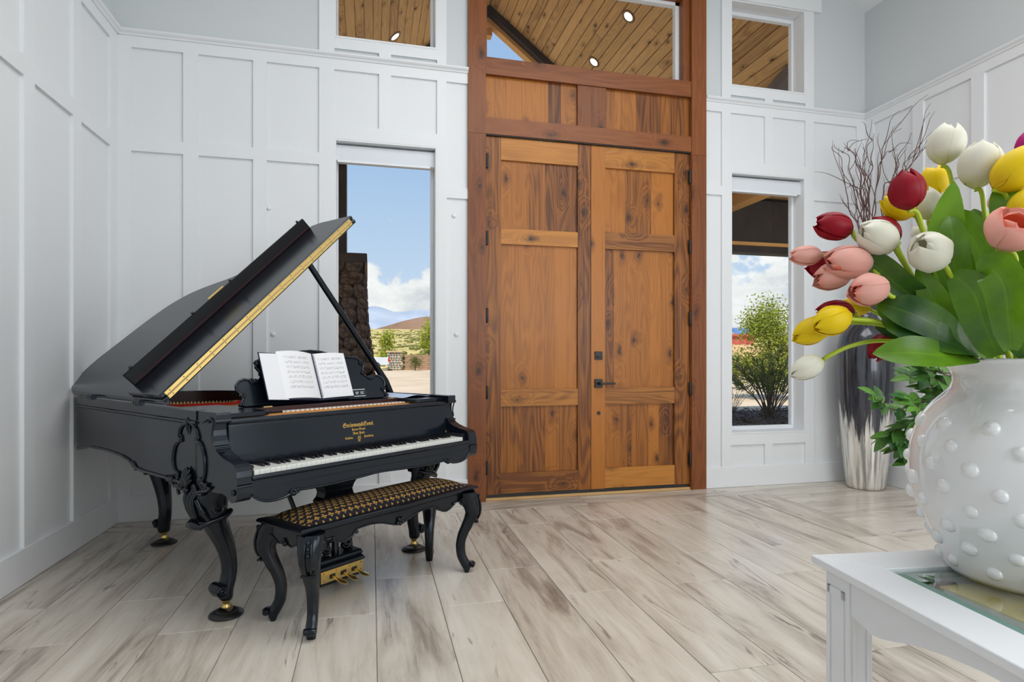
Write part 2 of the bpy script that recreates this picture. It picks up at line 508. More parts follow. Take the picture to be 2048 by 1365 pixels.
def leafmat(name, lo, hi, rough=0.42, veins=False):
    m = bpy.data.materials.new(name)
    m.use_nodes = True
    nt = m.node_tree
    nt.nodes.clear()
    rnd = node(nt, 'ObjectInfo').outputs['Random']
    co = node(nt, 'TexCoord').outputs['Object']
    nz = node(nt, 'TexNoise', {'Vector': co, 'Scale': 14.0, 'Detail': 3.0})
    k = mth(nt, 'ADD', mth(nt, 'MULTIPLY', nz.outputs[0], 0.62), mth(nt, 'MULTIPLY', rnd, 0.42))
    pr = node(nt, 'BsdfPrincipled', {'Roughness': rough})
    if veins:
        a = node(nt, 'Attribute', attribute_name='along').outputs['Fac']
        v = mth(nt, 'SINE', mth(nt, 'MULTIPLY', a, 46.0))
        k = mth(nt, 'ADD', k, mth(nt, 'MULTIPLY', v, 0.022))
        k = mth(nt, 'ADD', k, mth(nt, 'MULTIPLY', mth(nt, 'SUBTRACT', 1.0, sstep(nt, mth(nt, 'ABSOLUTE', a), 0.0, 0.10)), 0.10))
        bp = node(nt, 'Bump', {'Strength': 0.03, 'Distance': 0.002, 'Height': v})
        nt.links.new(bp.outputs[0], pr.inputs['Normal'])
    col = ramp(nt, k, [(0.25, lo), (0.80, hi)])
    nt.links.new(col, pr.inputs['Base Color'])
    tr = node(nt, 'BsdfTranslucent', {0: col})
    mx = node(nt, 'MixShader', {0: 0.22, 1: pr.outputs[0], 2: tr.outputs[0]})
    nt.links.new(mx.outputs[0], node(nt, 'OutputMaterial').inputs[0])
    return m


def ground(name, c0, c1, c2, scale, stretch=(1, 1, 1), detail=6.0, rough=0.9):
    m = bpy.data.materials.new(name)
    m.use_nodes = True
    nt = m.node_tree
    nt.nodes.clear()
    co = vmth(nt, 'MULTIPLY', node(nt, 'TexCoord').outputs['Object'], stretch)
    nz = node(nt, 'TexNoise', {'Vector': co, 'Scale': scale, 'Detail': detail, 'Roughness': 0.62})
    col = ramp(nt, nz.outputs[0], [(0.34, c0), (0.5, c1), (0.64, c2)])
    pr = node(nt, 'BsdfPrincipled', {'Base Color': col, 'Roughness': rough, 'Specular IOR Level': 0.15})
    nt.links.new(pr.outputs[0], node(nt, 'OutputMaterial').inputs[0])
    return m


M = dict(
    white=mat('white_trim_paint', (0.80, 0.82, 0.84), 0.32),
    panel=mat('white_panel_paint', (0.79, 0.81, 0.83), 0.38),
    grey=mat('pale_grey_wall_paint', (0.64, 0.675, 0.69), 0.55),
    ceil=mat('ceiling_paint', (0.83, 0.85, 0.86), 0.6),
    grout=mat('grout', (0.26, 0.24, 0.22), 0.85),
    tile=plank_tile(),
    doorv=wood('alder_upright', (0.44, 0.155, 0.022), (0.095, 0.026, 0.005), 'z'),
    doorh=wood('alder_level', (0.53, 0.215, 0.038), (0.15, 0.046, 0.009), 'x', knots=0.8),
    casev=wood('cherry_toned_post', (0.27, 0.083, 0.020), (0.085, 0.023, 0.007), 'z', knots=0.6, tone=0.2),
    caseh=wood('cherry_toned_rail', (0.29, 0.092, 0.024), (0.095, 0.026, 0.008), 'x', knots=0.6, tone=0.2),
    pale=wood('pale_threshold_wood', (0.72, 0.46, 0.20), (0.45, 0.25, 0.09), 'x', knots=0.0, tone=0.1),
    porch=wood('porch_plank_wood', (0.78, 0.50, 0.22), (0.30, 0.16, 0.055), 'y', rough=0.7, tone=0.30),
    beam=wood('porch_beam_wood', (0.82, 0.46, 0.15), (0.50, 0.24, 0.07), 'y', rough=0.6, knots=0.4, tone=0.1),
    darkbeam=mat('dark_stained_timber', (0.030, 0.020, 0.017), 0.7, var=0.4),
    black=mat('black_iron', (0.010, 0.010, 0.011), 0.4),
    glass=glassmat('window_glass', amount=0.35),
    blind=mat('white_blind_metal', (0.74, 0.77, 0.82), 0.35),
    vinyl=mat('white_window_vinyl', (0.83, 0.86, 0.90), 0.3),
    piano=mat('black_satin_lacquer', (0.0048, 0.0072, 0.0125), 0.20, spec=0.56, bump=(9, 0.02, 0.01), tint=(0.82, 0.92, 1.0)),  # blue of the reflected sky is put into base colour and tint
    carve=mat('black_carved_wood', (0.0040, 0.0055, 0.0085), 0.20, spec=0.45, tint=(0.80, 0.90, 1.0)),  # carries the same painted-in sky blue as the lacquer
    inner=mat('dark_mahogany_inside', (0.030, 0.006, 0.006), 0.4),
    felt=mat('red_felt', (0.62, 0.012, 0.012), 0.9),
    redline=mat('dark_red_felt', (0.075, 0.003, 0.010), 0.9),
    plate=mat('bronze_iron_plate', (0.30, 0.17, 0.06), 0.45, metal=0.6),
    amber=mat('amber_wood', (0.52, 0.23, 0.045), 0.4, var=0.25),
    brass=mat('brass', (0.78, 0.56, 0.20), 0.28, metal=0.9, bump=(40, 0.05, 0.002)),
    brassdk=mat('worn_brass', (0.40, 0.30, 0.17), 0.35, metal=0.9),
    gilt=mat('gilt_lettering', (0.72, 0.45, 0.10), 0.4, metal=0.35),
    ivory=mat('ivory_key', (0.83, 0.84, 0.79), 0.25),
    dull=mat('shaded_black', (0.004, 0.0045, 0.006), 0.42, spec=0.16),  # shade on the flap upstand's front, put into a darker black
    ebony=mat('ebony_key', (0.010, 0.010, 0.013), 0.25),
    screw=mat('dark_screw', (0.12, 0.08, 0.03), 0.5, metal=0.5),
    cloth=fleur_cloth(),
    page=sheet_music(),
    paper=mat('white_paper', (0.80, 0.82, 0.86), 0.5),
    paperblue=mat('pale_blue_paper', (0.62, 0.72, 0.90), 0.4),
    navy=mat('navy_binder_cover', (0.010, 0.014, 0.045), 0.35),
    coil=mat('violet_grey_coil', (0.16, 0.14, 0.26), 0.3),
    clear=glassmat('clear_plastic', (0.90, 0.95, 0.95), 1.0),
    table=mat('white_furniture_paint', (0.78, 0.80, 0.83), 0.28, var=0.02),
    tglass=glassmat('table_glass', (0.95, 0.985, 0.97), 1.5, 1.9),
    tedge=mat('green_glass_edge', (0.16, 0.30, 0.25), 0.12, spec=0.8),
    glaze=mat('white_ceramic_glaze', (0.80, 0.81, 0.82), 0.07, coat=0.7),
    ombre=ombre_vase(),
    twig=mat('reddish_brown_twig', (0.14, 0.065, 0.055), 0.7),
    stem=mat('tulip_stem', (0.40, 0.52, 0.02), 0.45, var=0.15),
    leaf=leafmat('tulip_leaf', (0.012, 0.060, 0.006), (0.17, 0.37, 0.012), 0.36, True),
    fern=leafmat('small_green_leaf', (0.015, 0.085, 0.022), (0.14, 0.34, 0.035)),
    pwhite=petal('white_petal', (0.62, 0.62, 0.26), (0.84, 0.82, 0.70)),
    pyel=petal('yellow_petal', (0.80, 0.52, 0.010), (0.90, 0.66, 0.005)),
    pred=petal('crimson_petal', (0.22, 0.001, 0.008), (0.31, 0.001, 0.013)),
    ppink=petal('pink_petal', (0.80, 0.58, 0.48), (0.84, 0.44, 0.37), (0.84, 0.26, 0.19)),
    pcoral=petal('coral_petal', (0.85, 0.26, 0.14), (0.86, 0.22, 0.12), (0.84, 0.42, 0.36)),
    pmag=petal('magenta_petal', (0.42, 0.01, 0.16), (0.50, 0.012, 0.20)),
    mustard=mat('mustard_patterned_cover', (0.62, 0.45, 0.08), 0.6, var=0.3),
    concrete=ground('sandy_concrete', (0.58, 0.42, 0.27), (0.67, 0.50, 0.34), (0.72, 0.56, 0.40), 0.35),
    scrub=ground('dry_scrub', (0.33, 0.28, 0.07), (0.58, 0.44, 0.16), (0.72, 0.55, 0.28), 0.55, (1, 0.45, 1)),
    mulch=ground('bark_mulch', (0.022, 0.016, 0.012), (0.09, 0.065, 0.05), (0.26, 0.21, 0.17), 22.0, detail=3.0),
    hill=ground('brown_hillside', (0.20, 0.11, 0.07), (0.27, 0.16, 0.10), (0.33, 0.21, 0.14), 0.03),
    mount=ground('hazed_mountain_rock', (0.30, 0.345, 0.43), (0.37, 0.41, 0.49), (0.45, 0.475, 0.52), 0.004, (1, 1, 2.2)),  # haze of the distance is painted into the rock as blue-grey
    block=mat('brown_block', (0.36, 0.22, 0.13), 0.9, var=0.2),
    stucco=mat('sandy_stucco', (0.62, 0.42, 0.24), 0.9, var=0.08),
    stone=ground('river_stone', (0.045, 0.030, 0.024), (0.10, 0.070, 0.055), (0.20, 0.15, 0.125), 1.6),
    palestone=ground('pale_field_stone', (0.30, 0.25, 0.19), (0.50, 0.43, 0.33), (0.66, 0.60, 0.48), 1.1),
    mortar=mat('dark_mortar', (0.06, 0.048, 0.04), 0.95),
    reddwall=mat('red_painted_wall', (0.52, 0.09, 0.075), 0.7),
    solar=mat('blue_solar_glass', (0.10, 0.20, 0.42), 0.2),
    metalroof=mat('pale_metal_roof', (0.55, 0.56, 0.58), 0.4),
    bark=mat('grey_brown_bark', (0.10, 0.075, 0.055), 0.85),
    treeleaf=leafmat('yellow_green_tree_leaf', (0.20, 0.26, 0.012), (0.58, 0.58, 0.045), 0.6),
    oleander=leafmat('dark_oleander_leaf', (0.030, 0.060, 0.016), (0.16, 0.21, 0.06), 0.6),
    shrubleaf=leafmat('olive_shrub_leaf', (0.14, 0.15, 0.03), (0.36, 0.32, 0.08), 0.7),
    truck=mat('silver_truck_paint', (0.62, 0.65, 0.70), 0.3, coat=0.5),
    tyre=mat('black_tyre', (0.012, 0.012, 0.012), 0.8),
    hub=mat('grey_wheel_hub', (0.30, 0.30, 0.30), 0.4, metal=0.6),
    tail=mat('red_tail_lamp', (0.62, 0.02, 0.02), 0.3),
    dglass=mat('dark_car_glass', (0.02, 0.025, 0.03), 0.1),
    lampglow=mat('lit_lamp_glass', (0.9, 0.85, 0.7), 0.4, emit=(1.0, 0.86, 0.62), es=3.0),
    lamprim=mat('bronze_lamp_rim', (0.18, 0.11, 0.06), 0.4, metal=0.5),
)
# ------------------------------------------------------------------ the room shell
D = 4.606                 # face of the boards on the wall with the doors
XL, XR = -1.716, 4.527    # faces of the boards on the side walls
YB = -3.0                 # wall behind the camera
REC = 0.018               # panels lie this far behind the boards
CAPZ = 3.43
RIDGE, SLOPE = 1.40, 0.435
ZE = 4.423
ZR = ZE + (XR - RIDGE) * SLOPE

# floor: a bed of grout and one object per plank tile
mb = MB()
mb.box(XL - .2, YB - .2, -0.12, XR + .2, D + .16, -0.0035)
floor = struct(mb.build('floor', M['grout']))
TW, TL, G = 0.2953, 1.203, 0.0032
tile_cache = {}


def tile(cx, cy, w, l, turned=False):
    key = (round(w, 3), round(l, 3))
    if key not in tile_cache:
        a, b, c = w / 2, l / 2, 0.0012
        m = MB()
        z0, z1 = -0.004, 0.0
        m.add([(-a, -b, z0), (a, -b, z0), (a, b, z0), (-a, b, z0), (-a, -b, z1 - c), (a, -b, z1 - c), (a, b, z1 - c), (-a, b, z1 - c),
               (-a + c, -b + c, z1), (a - c, -b + c, z1), (a - c, b - c, z1), (-a + c, b - c, z1)],
              [(0, 1, 5, 4), (1, 2, 6, 5), (2, 3, 7, 6), (3, 0, 4, 7), (4, 5, 9, 8), (5, 6, 10, 9), (6, 7, 11, 10), (7, 4, 8, 11), (8, 9, 10, 11)])
        tile_cache[key] = m.mesh('floor_tile', M['tile'])
    return inst('floor_tile', tile_cache[key], floor, Matrix.Translation((cx, cy, 0)) @ (Matrix.Rotation(PI / 2, 4, 'Z') if turned else Matrix()))


YT = 4.33                 # the field stops here; a single course runs along the wall beyond it
XB = 2.98                 # the border strip that ends the field on the right
k = -6
while True:
    x0 = max(0.02 + TW * k, XL)
    x1 = min(0.02 + TW * (k + 1), XB)
    if x0 >= XB - 0.03: break
    if x1 > XL + 0.02:
        y = (3.113 if k % 2 == 0 else 2.706) + TL
        if y - YT > -0.02: y -= TL
        top = YT
        while top > -1.2:
            tile((x0 + x1) / 2, (y + top) / 2, x1 - x0 - G, top - y - G)
            top, y = y, y - TL
    k += 1
x = 1.66 - 3 * TL         # course along the wall of the doors
while x < XR:
    a, b = max(x, XL), min(x + TL, XR)
    if b - a > .03 and not (a < XB + TW and b > XB + TW):
        tile((a + b) / 2, (YT + D) / 2, D - YT - G, b - a - G, True)
    elif b - a > .03:
        for p, q in ((a, XB + TW), (XB + TW, b)): tile((p + q) / 2, (YT + D) / 2, D - YT - G, q - p - G, True)
    x += TL
y = YT                    # border strip
while y > -1.2:
    tile(XB + TW / 2, y - TL / 2, TW - G, TL - G)
    y -= TL
r = 0                     # planks across, right of the strip
y = YT
while y > -1.2:
    x = XB + TW - (0.4 if r % 2 else 0.9)
    while x < XR:
        a, b = max(x, XB + TW), min(x + TL, XR)
        if b - a > .03: tile((a + b) / 2, y - TW / 2, TW - G, b - a - G, True)
        x += TL
    y -= TW
    r += 1

# ceiling
mb = MB()
for xa, za, xb, zb in ((XL - .15, ZE - .1 + (0), RIDGE, ZR), (RIDGE, ZR, XR + .15, ZE - .15 * SLOPE)):
    za = ZR - abs(xa - RIDGE) * SLOPE
    zb = ZR - abs(xb - RIDGE) * SLOPE
    mb.hexa([(xa, YB - .2, za), (xb, YB - .2, zb), (xb, D + .15, zb), (xa, D + .15, za), (xa, YB - .2, za + .15), (xb, YB - .2, zb + .15), (xb, D + .15, zb + .15), (xa, D + .15, za + .15)])
struct(mb.build('ceiling', M['ceil']))

# windows and the door opening in the wall of the doors
WL = (-0.272, 0.500)
WR = (3.101, 3.873)
WZ = (0.473, 2.803)
UZ = (3.567, 4.335)
DO = (0.86, 2.735)
WT = 0.15                 # wall thickness
xs = [XL - .15, WL[0], WL[1], DO[0], DO[1], WR[0], WR[1], XR + .15]
zs = [0, WZ[0], WZ[1], CAPZ, UZ[0], UZ[1], 4.36]
holes = {(1, 1), (5, 1), (1, 4), (5, 4), (3, 0), (3, 1), (3, 2), (3, 3), (3, 4), (3, 5)}
lo, hi = MB(), MB()
for i in range(len(xs) - 1):
    for j in range(len(zs) - 1):
        if (i, j) in holes: continue
        (lo if zs[j] < CAPZ - .01 else hi).box(xs[i], D + REC, zs[j], xs[i + 1], D + WT, zs[j + 1])
wall_back = struct(lo.build('wall_back', M['panel']))
for xa, xb in ((XL - .15, DO[0]), (DO[0], DO[1]), (DO[1], XR + .15)):
    zb = 5.15 if xa == DO[0] else 4.36
    zt = lambda q: ZR + .12 - abs(q - RIDGE) * SLOPE
    poly = [(xa, zb), (xb, zb), (xb, zt(xb))] + ([(RIDGE, zt(RIDGE))] if xa < RIDGE < xb else []) + [(xa, zt(xa))]
    hi.prism(poly, 'y', D + REC, D + WT)
hi.build('upper_plaster', M['grey'], wall_back, label='pale grey painted plaster above the white panelling')

# side walls and the wall behind the camera
for nm, x0, x1 in (('wall_left', XL - .15, XL - REC), ('wall_right', XR + REC, XR + .15)):
    w_ = struct(MB().box(x0, YB - .15, 0, x1, D + WT, CAPZ).build(nm, M['panel']))
    MB().box(x0, YB - .15, CAPZ, x1, D + WT, 4.42).build('upper_plaster', M['grey'], w_, label='pale grey painted plaster above the white panelling')
    if nm == 'wall_left': wall_left = w_
    else: wall_right = w_
mb = MB()
mb.prism([(XL - .15, 0), (XR + .15, 0), (XR + .15, 4.35), (RIDGE, ZR + .1), (XL - .15, 4.35)], 'y', YB - .15, YB)
wall_front = struct(mb.build('wall_front', M['grey']))

# boards on the wall of the doors: stiles (upright) and rails (level), each a piece of its own
W = M['white']
BZ = 0.182                # top of the baseboard


def vboard(x0, x1, z0, z1, name='stile', par=None):
    return MB().box(x0, D, z0, x1, D + REC + .001, z1).build(name, W, par or wall_back)


for x0, x1 in ((XL, -1.635), (-1.305, -1.205), (-0.842, -0.750), (-0.382, WL[0]), (WL[1], 0.574), (3.011, WR[0]), (WR[1], 3.965), (4.439, XR)):
    vboard(x0, x1, BZ, 3.325)
for x0, x1 in ((0.056, 0.146), (3.447, 3.530)):
    vboard(x0, x1, 2.905, 3.325)
    vboard(x0, x1, BZ, 0.372)
for x0, x1 in ((XL, DO[0] - .1), (DO[1] + .1, XR)):
    vboard(x0, x1, 3.325, CAPZ - .012, 'rail')
for x0, x1, z0, z1 in ((-1.635, -1.305, 2.600, 2.689), (-1.205, -.842, 2.600, 2.689), (-.750, -.382, 2.600, 2.689), (3.965, 4.439, 2.600, 2.689),
                       (WL[0], WL[1], WZ[1], 2.905), (WR[0], WR[1], WZ[1], 2.905), (WL[0], WL[1], .372, WZ[0]), (WR[0], WR[1], .372, WZ[0]),
                       (.574, .760, 2.410, 2.491), (2.840, 3.011, 2.588, 2.668)):
    vboard(x0, x1, z0, z1, 'rail')
# trim of the upper windows
for x0, x1 in ((-.382, WL[0]), (WL[1], .574), (3.011, WR[0]), (WR[1], 3.965)):
    vboard(x0, x1, CAPZ, UZ[1])
for x0, x1 in ((.056, .146), (3.447, 3.530)):
    vboard(x0, x1, CAPZ, 3.485)
for a, b in (WL, WR):
    vboard(a, b, 3.485, UZ[0], 'rail')
    MB().box(a - .145, D - .012, UZ[1], b + .165, D + REC, UZ[1] + .125).build('head_casing', W, wall_back)
# boards on the side walls
for wall, xf, sgn, ys, step in ((wall_left, XL, -1, (4.488, 4.080, 3.982), .5065), (wall_right, XR, 1, (4.512, 4.104, 4.005), .5065)):
    xa, xb = sorted((xf, xf + sgn * (REC + .001)))
    bd = lambda y0, y1, z0, z1, nm: MB().box(xa, y0, z0, xb, y1, z1).build(nm, W, wall)
    bd(ys[0], D, BZ, 3.325, 'stile')
    y1, y0 = ys[1], ys[2]
    last = ys[0]
    while y0 > YB:
        bd(y0, y1, BZ, 3.325, 'stile')
        bd(y1, last, 2.588, 2.689, 'rail')
        last = y0
        y0, y1 = y0 - step, y1 - step
    bd(YB, D, 3.325, CAPZ - .012, 'rail')
# cap moulding, run round the three walls
cap = [(0.0, -.026), (-.008, -.026), (-.014, -.014), (-.026, -.006), (-.032, .002), (-.032, .012), (.018, .012), (.018, -.026)]
for n_, (x0, x1) in enumerate(((XL, .745), (2.848, XR))):
    struct(MB().prism([(D + a, CAPZ + b) for a, b in cap], 'x', x0, x1).build('trim_%d' % (n_ + 1), W))
struct(MB().prism([(XL - a, CAPZ + b) for a, b in cap], 'y', YB, D).build('trim_3', W))
struct(MB().prism([(XR + a, CAPZ + b) for a, b in cap], 'y', YB, D).build('trim_4', W))
# baseboards
mb = MB()
for x0, x1 in ((XL, .746), (2.847, XR)): mb.box(x0, D - .004, 0, x1, D + REC, BZ)
struct(mb.build('baseboard_back', W, bevel=.003))
struct(MB().box(XL - REC, YB, 0, XL + .004, D - .004, BZ).build('baseboard_left', W, bevel=.003))
struct(MB().box(XR - .004, YB, 0, XR + REC, D - .004, BZ).build('baseboard_right', W, bevel=.003))

# four windows: lining, frame, pane
YF = 4.742
for n_, ((a, b), (z0, z1)) in enumerate((( WL, WZ), (WL, UZ), (WR, WZ), (WR, UZ))):
    fw = .036
    mb = MB()
    e = .004
    t_ = .012
    mb.box(a, D + .002, z0 + t_, a + t_, D + WT, z1 - t_).box(b - t_, D + .002, z0 + t_, b, D + WT, z1 - t_).box(a, D + .002, z1 - t_, b, D + WT, z1).box(a, D - .004, z0 - .002, b, D + WT, z0 + t_)
    win = struct(mb.build('window_%d' % (n_ + 1), W))
    mb = MB()
    for (x0, x1, y0, y1) in ((a + t_, a + t_ + .008, z0 + t_ + fw, z1 - t_ - fw), (b - t_ - fw * .7, b - t_, z0 + t_ + fw, z1 - t_ - fw), (a + t_, b - t_, z1 - t_ - fw, z1 - t_), (a + t_, b - t_, z0 + t_, z0 + t_ + fw)):
        mb.box(x0, YF, y0, x1, YF + .05, y1)
    mb.build('window_frame', M['vinyl'], win, bevel=.004)
    MB().box(a + t_ + .01, YF + .022, z0 + t_ + .01, b - t_ - .01, YF + .026, z1 - t_ - .01).build('pane', M['glass'], win)

# roller blinds, rolled up in their cassettes
for (a, b), side_ in ((WL, 'left'), (WR, 'right')):
    z0, z1 = 2.655, 2.779
    t = thing('roller_blind', 'white roller blind rolled up in the tall window %s of the doors' % side_, 'blind', ((a + b) / 2, 4.70, z0), group='roller blinds')
    MB().prism([(4.662, z0 + .004), (4.660, z0 + .012), (4.660, z1 - .006), (4.666, z1), (4.738, z1), (4.738, z0)], 'x', a + .012, b - .016).build('cassette', M['blind'], t, world=True)
    MB().box(a + .02, 4.655, z0 - .010, b - .05, 4.672, z0 + .006).build('bottom_bar', M['vinyl'], t, world=True)
    for xe in (a + .009, b - .016): MB().box(xe, 4.657, z0 + .002, xe + .004, 4.738, z1 + .002).build('end_cap', M['vinyl'], t, world=True)

# ------------------------------------------------------------------ the timber doorway
CX0, CX1 = .744, 2.849
XA, XZ = .886, 2.708
case = struct(MB().box(CX0, 4.592, 0, XA, D + WT, 2.935).build('trim_5', M['casev']))
MB().box(XZ, 4.592, 0, CX1, D + WT, 2.915).build('post', M['casev'], case)
MB().box(CX0, 4.592, 2.937, XA, D + WT, 5.15).build('post', M['casev'], case)
MB().box(XZ, 4.592, 2.917, CX1, D + WT, 5.15).build('post', M['casev'], case)
MB().box(XA, 4.600, 2.942, XZ, D + WT, 3.075).build('head_rail', M['caseh'], case)
MB().box(XA, 4.600, 3.420, XZ, D + WT, 3.556).build('transom_rail', M['caseh'], case)
for x0, x1 in ((1.667, 1.795), (1.7955, 1.920)): MB().box(x0, 4.612, 3.075, x1, 4.66, 3.420).build('mullion', M['casev'], case)
for lo_, hi_, ws in ((XA, 1.667, (.075, .090, .12, .21, .10, .13)), (1.920, XZ, (.075, .055, .12, .085, .115, .08, .16))):
    x = lo_
    k_ = (hi_ - lo_) / sum(ws)
    for w_ in ws:
        MB().box(x, 4.636, 3.075, x + w_ * k_ - .0008, 4.66, 3.420).build('plank', M['doorv'], case)
        x += w_ * k_
# threshold and the jambs inside the posts
MB().box(XA, 4.612, 0, XZ, D + WT, .020).build('threshold', M['pale'], case)
for x0, x1 in ((XA, XA + .004), (XZ - .005, XZ)): MB().box(x0, 4.602, .02, x1, 4.70, 2.942).build('jamb', M['caseh'], case)
MB().box(XA, 4.605, 2.932, XZ, 4.70, 2.942).build('door_stop', M['darkbeam'], case)

# transom window over the doors
mb = MB()
mb.box(XA, 4.63, 3.556, XA + .016, D + WT, 5.15).box(XZ - .062, 4.63, 3.556, XZ, D + WT, 5.15)
win = struct(mb.build('window_5', M['casev']))
mb = MB()
mb.box(XZ - .098, 4.70, 3.556, XZ - .062, 4.75, 5.15).box(XA + .016, 4.70, 3.553, XZ - .062, 4.75, 3.566).box(XA + .016, 4.70, 4.262, XZ - .062, 4.75, 4.30)
mb.build('window_frame', M['vinyl'], win)
MB().box(XA + .012, 4.722, 3.556, XZ - .085, 4.726, 4.27).build('pane', M['glass'], win)
MB().box(XA + .016, 4.66, 4.29, XZ - .062, D + WT, 5.15).build('head_panel', M['caseh'], win)

# the two leaves: stiles, rails, planks of the sunk panels, hinges
def leaf(idx, x0, xs0, xs1, x1, rails, splits):
    yf, yb = 4.624, 4.668
    root = struct(MB().box(x0, yf, .046, xs0 - .0006, yb, 2.930).build('door_%d' % idx, M['doorv']))
    MB().box(xs1 + .0006, yf, .046, x1, yb, 2.930).build('stile', M['doorv'], root)
    for z0, z1 in rails: MB().box(xs0, yf, z0, xs1, yb, z1).build('rail', M['doorh'], root)
    for (za, zb), ws in zip(((rails[0][1], rails[1][0]), (rails[1][1], rails[2][0]), (rails[2][1], rails[3][0])), splits):
        x = xs0
        k_ = (xs1 - xs0) / sum(ws)
        for w_ in ws:
            MB().box(x, yf + .020, za, x + w_ * k_ - .0007, yb - .006, zb).build('plank', M['doorv'], root)
            x += w_ * k_
    MB().box(x0, yf + .004, .022, x1, yb - .004, .046).build('sweep', M['black'], root)
    return root


doorL = leaf(1, .892, 1.017, 1.671, 1.786, [(.050, .212), (.755, .892), (2.070, 2.195), (2.750, 2.930)],
             [(.14, .17, .10, .13), (.12, .155, .19, .11, .09), (.215, .02, .13, .27)])
doorR = leaf(2, 1.7905, 1.915, 2.559, 2.702, [(.050, .217), (.755, .897), (2.069, 2.212), (2.754, 2.930)],
             [(.15, .10, .16, .10, .14), (.09, .15, .18, .11, .12), (.19, .24, .21)])
for root, xh, zs_ in ((doorL, .896, ((2.668, 2.780), (2.053, 2.161), (1.433, 1.545), (.822, .922), (.214, .322))), (doorR, 2.698, ((2.669, 2.787), (2.060, 2.177), (1.432, 1.550), (.827, .936), (.209, .326)))):
    for z0, z1 in zs_:
        MB().lathe([(.004, -.004), (.0105, 0), (.0115, .003), (.0115, z1 - z0 - .003), (.0105, z1 - z0), (.004, z1 - z0 + .004)], 10, (xh, 4.603, z0)).build('hinge', M['black'], root)
# black lock set on the right leaf
h = MB().box(1.819, 4.610, .898, 1.888, 4.626, .970).build('handle', M['black'], doorR, bevel=.002)
MB().tube([(1.855, 4.612, .935), (1.855, 4.572, .935)], .011, 10).build('spindle', M['black'], h)
MB().box(1.848, 4.562, .925, 1.985, 4.574, .942).build('lever', M['black'], h, bevel=.003)
h = MB().box(1.821, 4.612, 1.133, 1.888, 4.626, 1.202).build('deadbolt', M['black'], doorR, bevel=.002)
MB().box(1.838, 4.592, 1.152, 1.878, 4.612, 1.162).build('thumb_turn', M['black'], h, bevel=.002)
MB().disc_cyl((1.857, 4.623, .684), (0, 1, 0), .016, .006).build('latch_cover', M['black'], doorR)
for x_ in (1.345, 1.430): MB().box(x_, 4.621, 2.912, x_ + .004, 4.626, 2.934).build('strike_pin', M['hub'], doorL)
for x_ in (2.165, 2.270): MB().box(x_, 4.621, 2.912, x_ + .004, 4.626, 2.934).build('strike_pin', M['hub'], doorR)

# small round plugs on the panels and a socket by the tall vase
for (x_, z_), where in (((-.735, 2.255), 'plug on the panel above the lid of the piano'), ((-.705, 1.325), 'plug on the panel under the raised piano lid'),
                        ((.635, 2.275), 'plug high on the panel between left window and doors'), ((.655, 1.335), 'plug low on the panel between left window and doors')):
    o = MB().disc_cyl((0, 0, 0), (0, -1, 0), .016, .012, 14, .003).build('wall_plug', M['white'])
    o.location = (x_, D + REC - .006, z_)
    tag(o, 'small round white ' + where, 'plug', 'round white plugs on the panelling')
t = thing('wall_socket', 'white electrical socket on the back wall beside the tall ombre vase', 'socket', (4.27, D + REC, .36))
MB().box(-.035, -.006, -.058, .035, 0, .058).build('cover_plate', M['vinyl'], t, bevel=.003)
for dz in (-.022, .022): MB().box(-.014, -.008, dz - .014, .014, -.004, dz + .014).build('outlet', M['white'], t, bevel=.003)
# ------------------------------------------------------------------ the grand piano (its own frame: u along the keys, v towards the tail, z up)
P0 = (0.023, 2.938, 0)
PA = R(39.0)
piano = thing('grand_piano', 'black ornate carved grand piano with its lid propped open', 'piano', P0, PA)
PK = M['piano']
CV = M['carve']
HU = .71


def zbot(v):
    return lerp_table([(.30, .600), (.74, .602), (.877, .601), (.965, .611), (1.025, .636), (1.129, .650), (1.35, .657), (1.60, .650), (1.72, .628), (1.78, .618)], v)


LIDPTS = [(0, 1.80), (.02, 1.87), (.055, 1.93), (.11, 1.985), (.19, 2.015), (.28, 2.025), (.40, 2.005), (.55, 1.98), (.655, 1.955), (.75, 1.92), (.822, 1.872), (.89, 1.79), (.933, 1.70),
          (.965, 1.60), (.989, 1.512), (1.015, 1.42), (1.06, 1.32), (1.15, 1.22), (1.29, 1.13), (1.40, 1.05), (1.46, .95), (1.475, .85)]
curve = [tuple(p)[:2] for p in catmull([(a, b, 0) for a, b in LIDPTS], 4)]
rim = [(-HU, .30 + (1.75 - .30) * k / 16) for k in range(17)] + [(-HU + (a * 1.42 / 1.475), b - .03) for a, b in curve] + [(HU, .80 - .5 * k / 6) for k in range(1, 7)]


def inset(pts, d):
    out = []
    for i, p in enumerate(pts):
        a, b = Vector(pts[max(i - 1, 0)]), Vector(pts[min(i + 1, len(pts) - 1)])
        t = (b - a).normalized()
        out.append((p[0] + t.y * d, p[1] - t.x * d))
    return out


RT = .925
rin = inset(rim, .042)
mb = MB()
rings = []
for (a, b), (c_, d_) in zip(rim, rin):
    z0 = zbot(b)
    rings.append([(a, b, z0), (a, b, RT - .004), (a + (c_ - a) * .1, b + (d_ - b) * .1, RT), (c_, d_, RT), (c_, d_, .66), (c_, d_, z0)])
mb.loft(rings, smooth=False)
mb.build('rim', PK, piano)
# the darker inside of the rim
ri2 = inset(rim, .0435)
mb = MB()
for i in range(len(ri2) - 1):
    a, b = ri2[i], ri2[i + 1]
    mb.add([(a[0], a[1], .80), (b[0], b[1], .80), (b[0], b[1], RT - .006), (a[0], a[1], RT - .006)], [(0, 1, 2, 3)])
mb.build('rim_lining', M['inner'], piano)
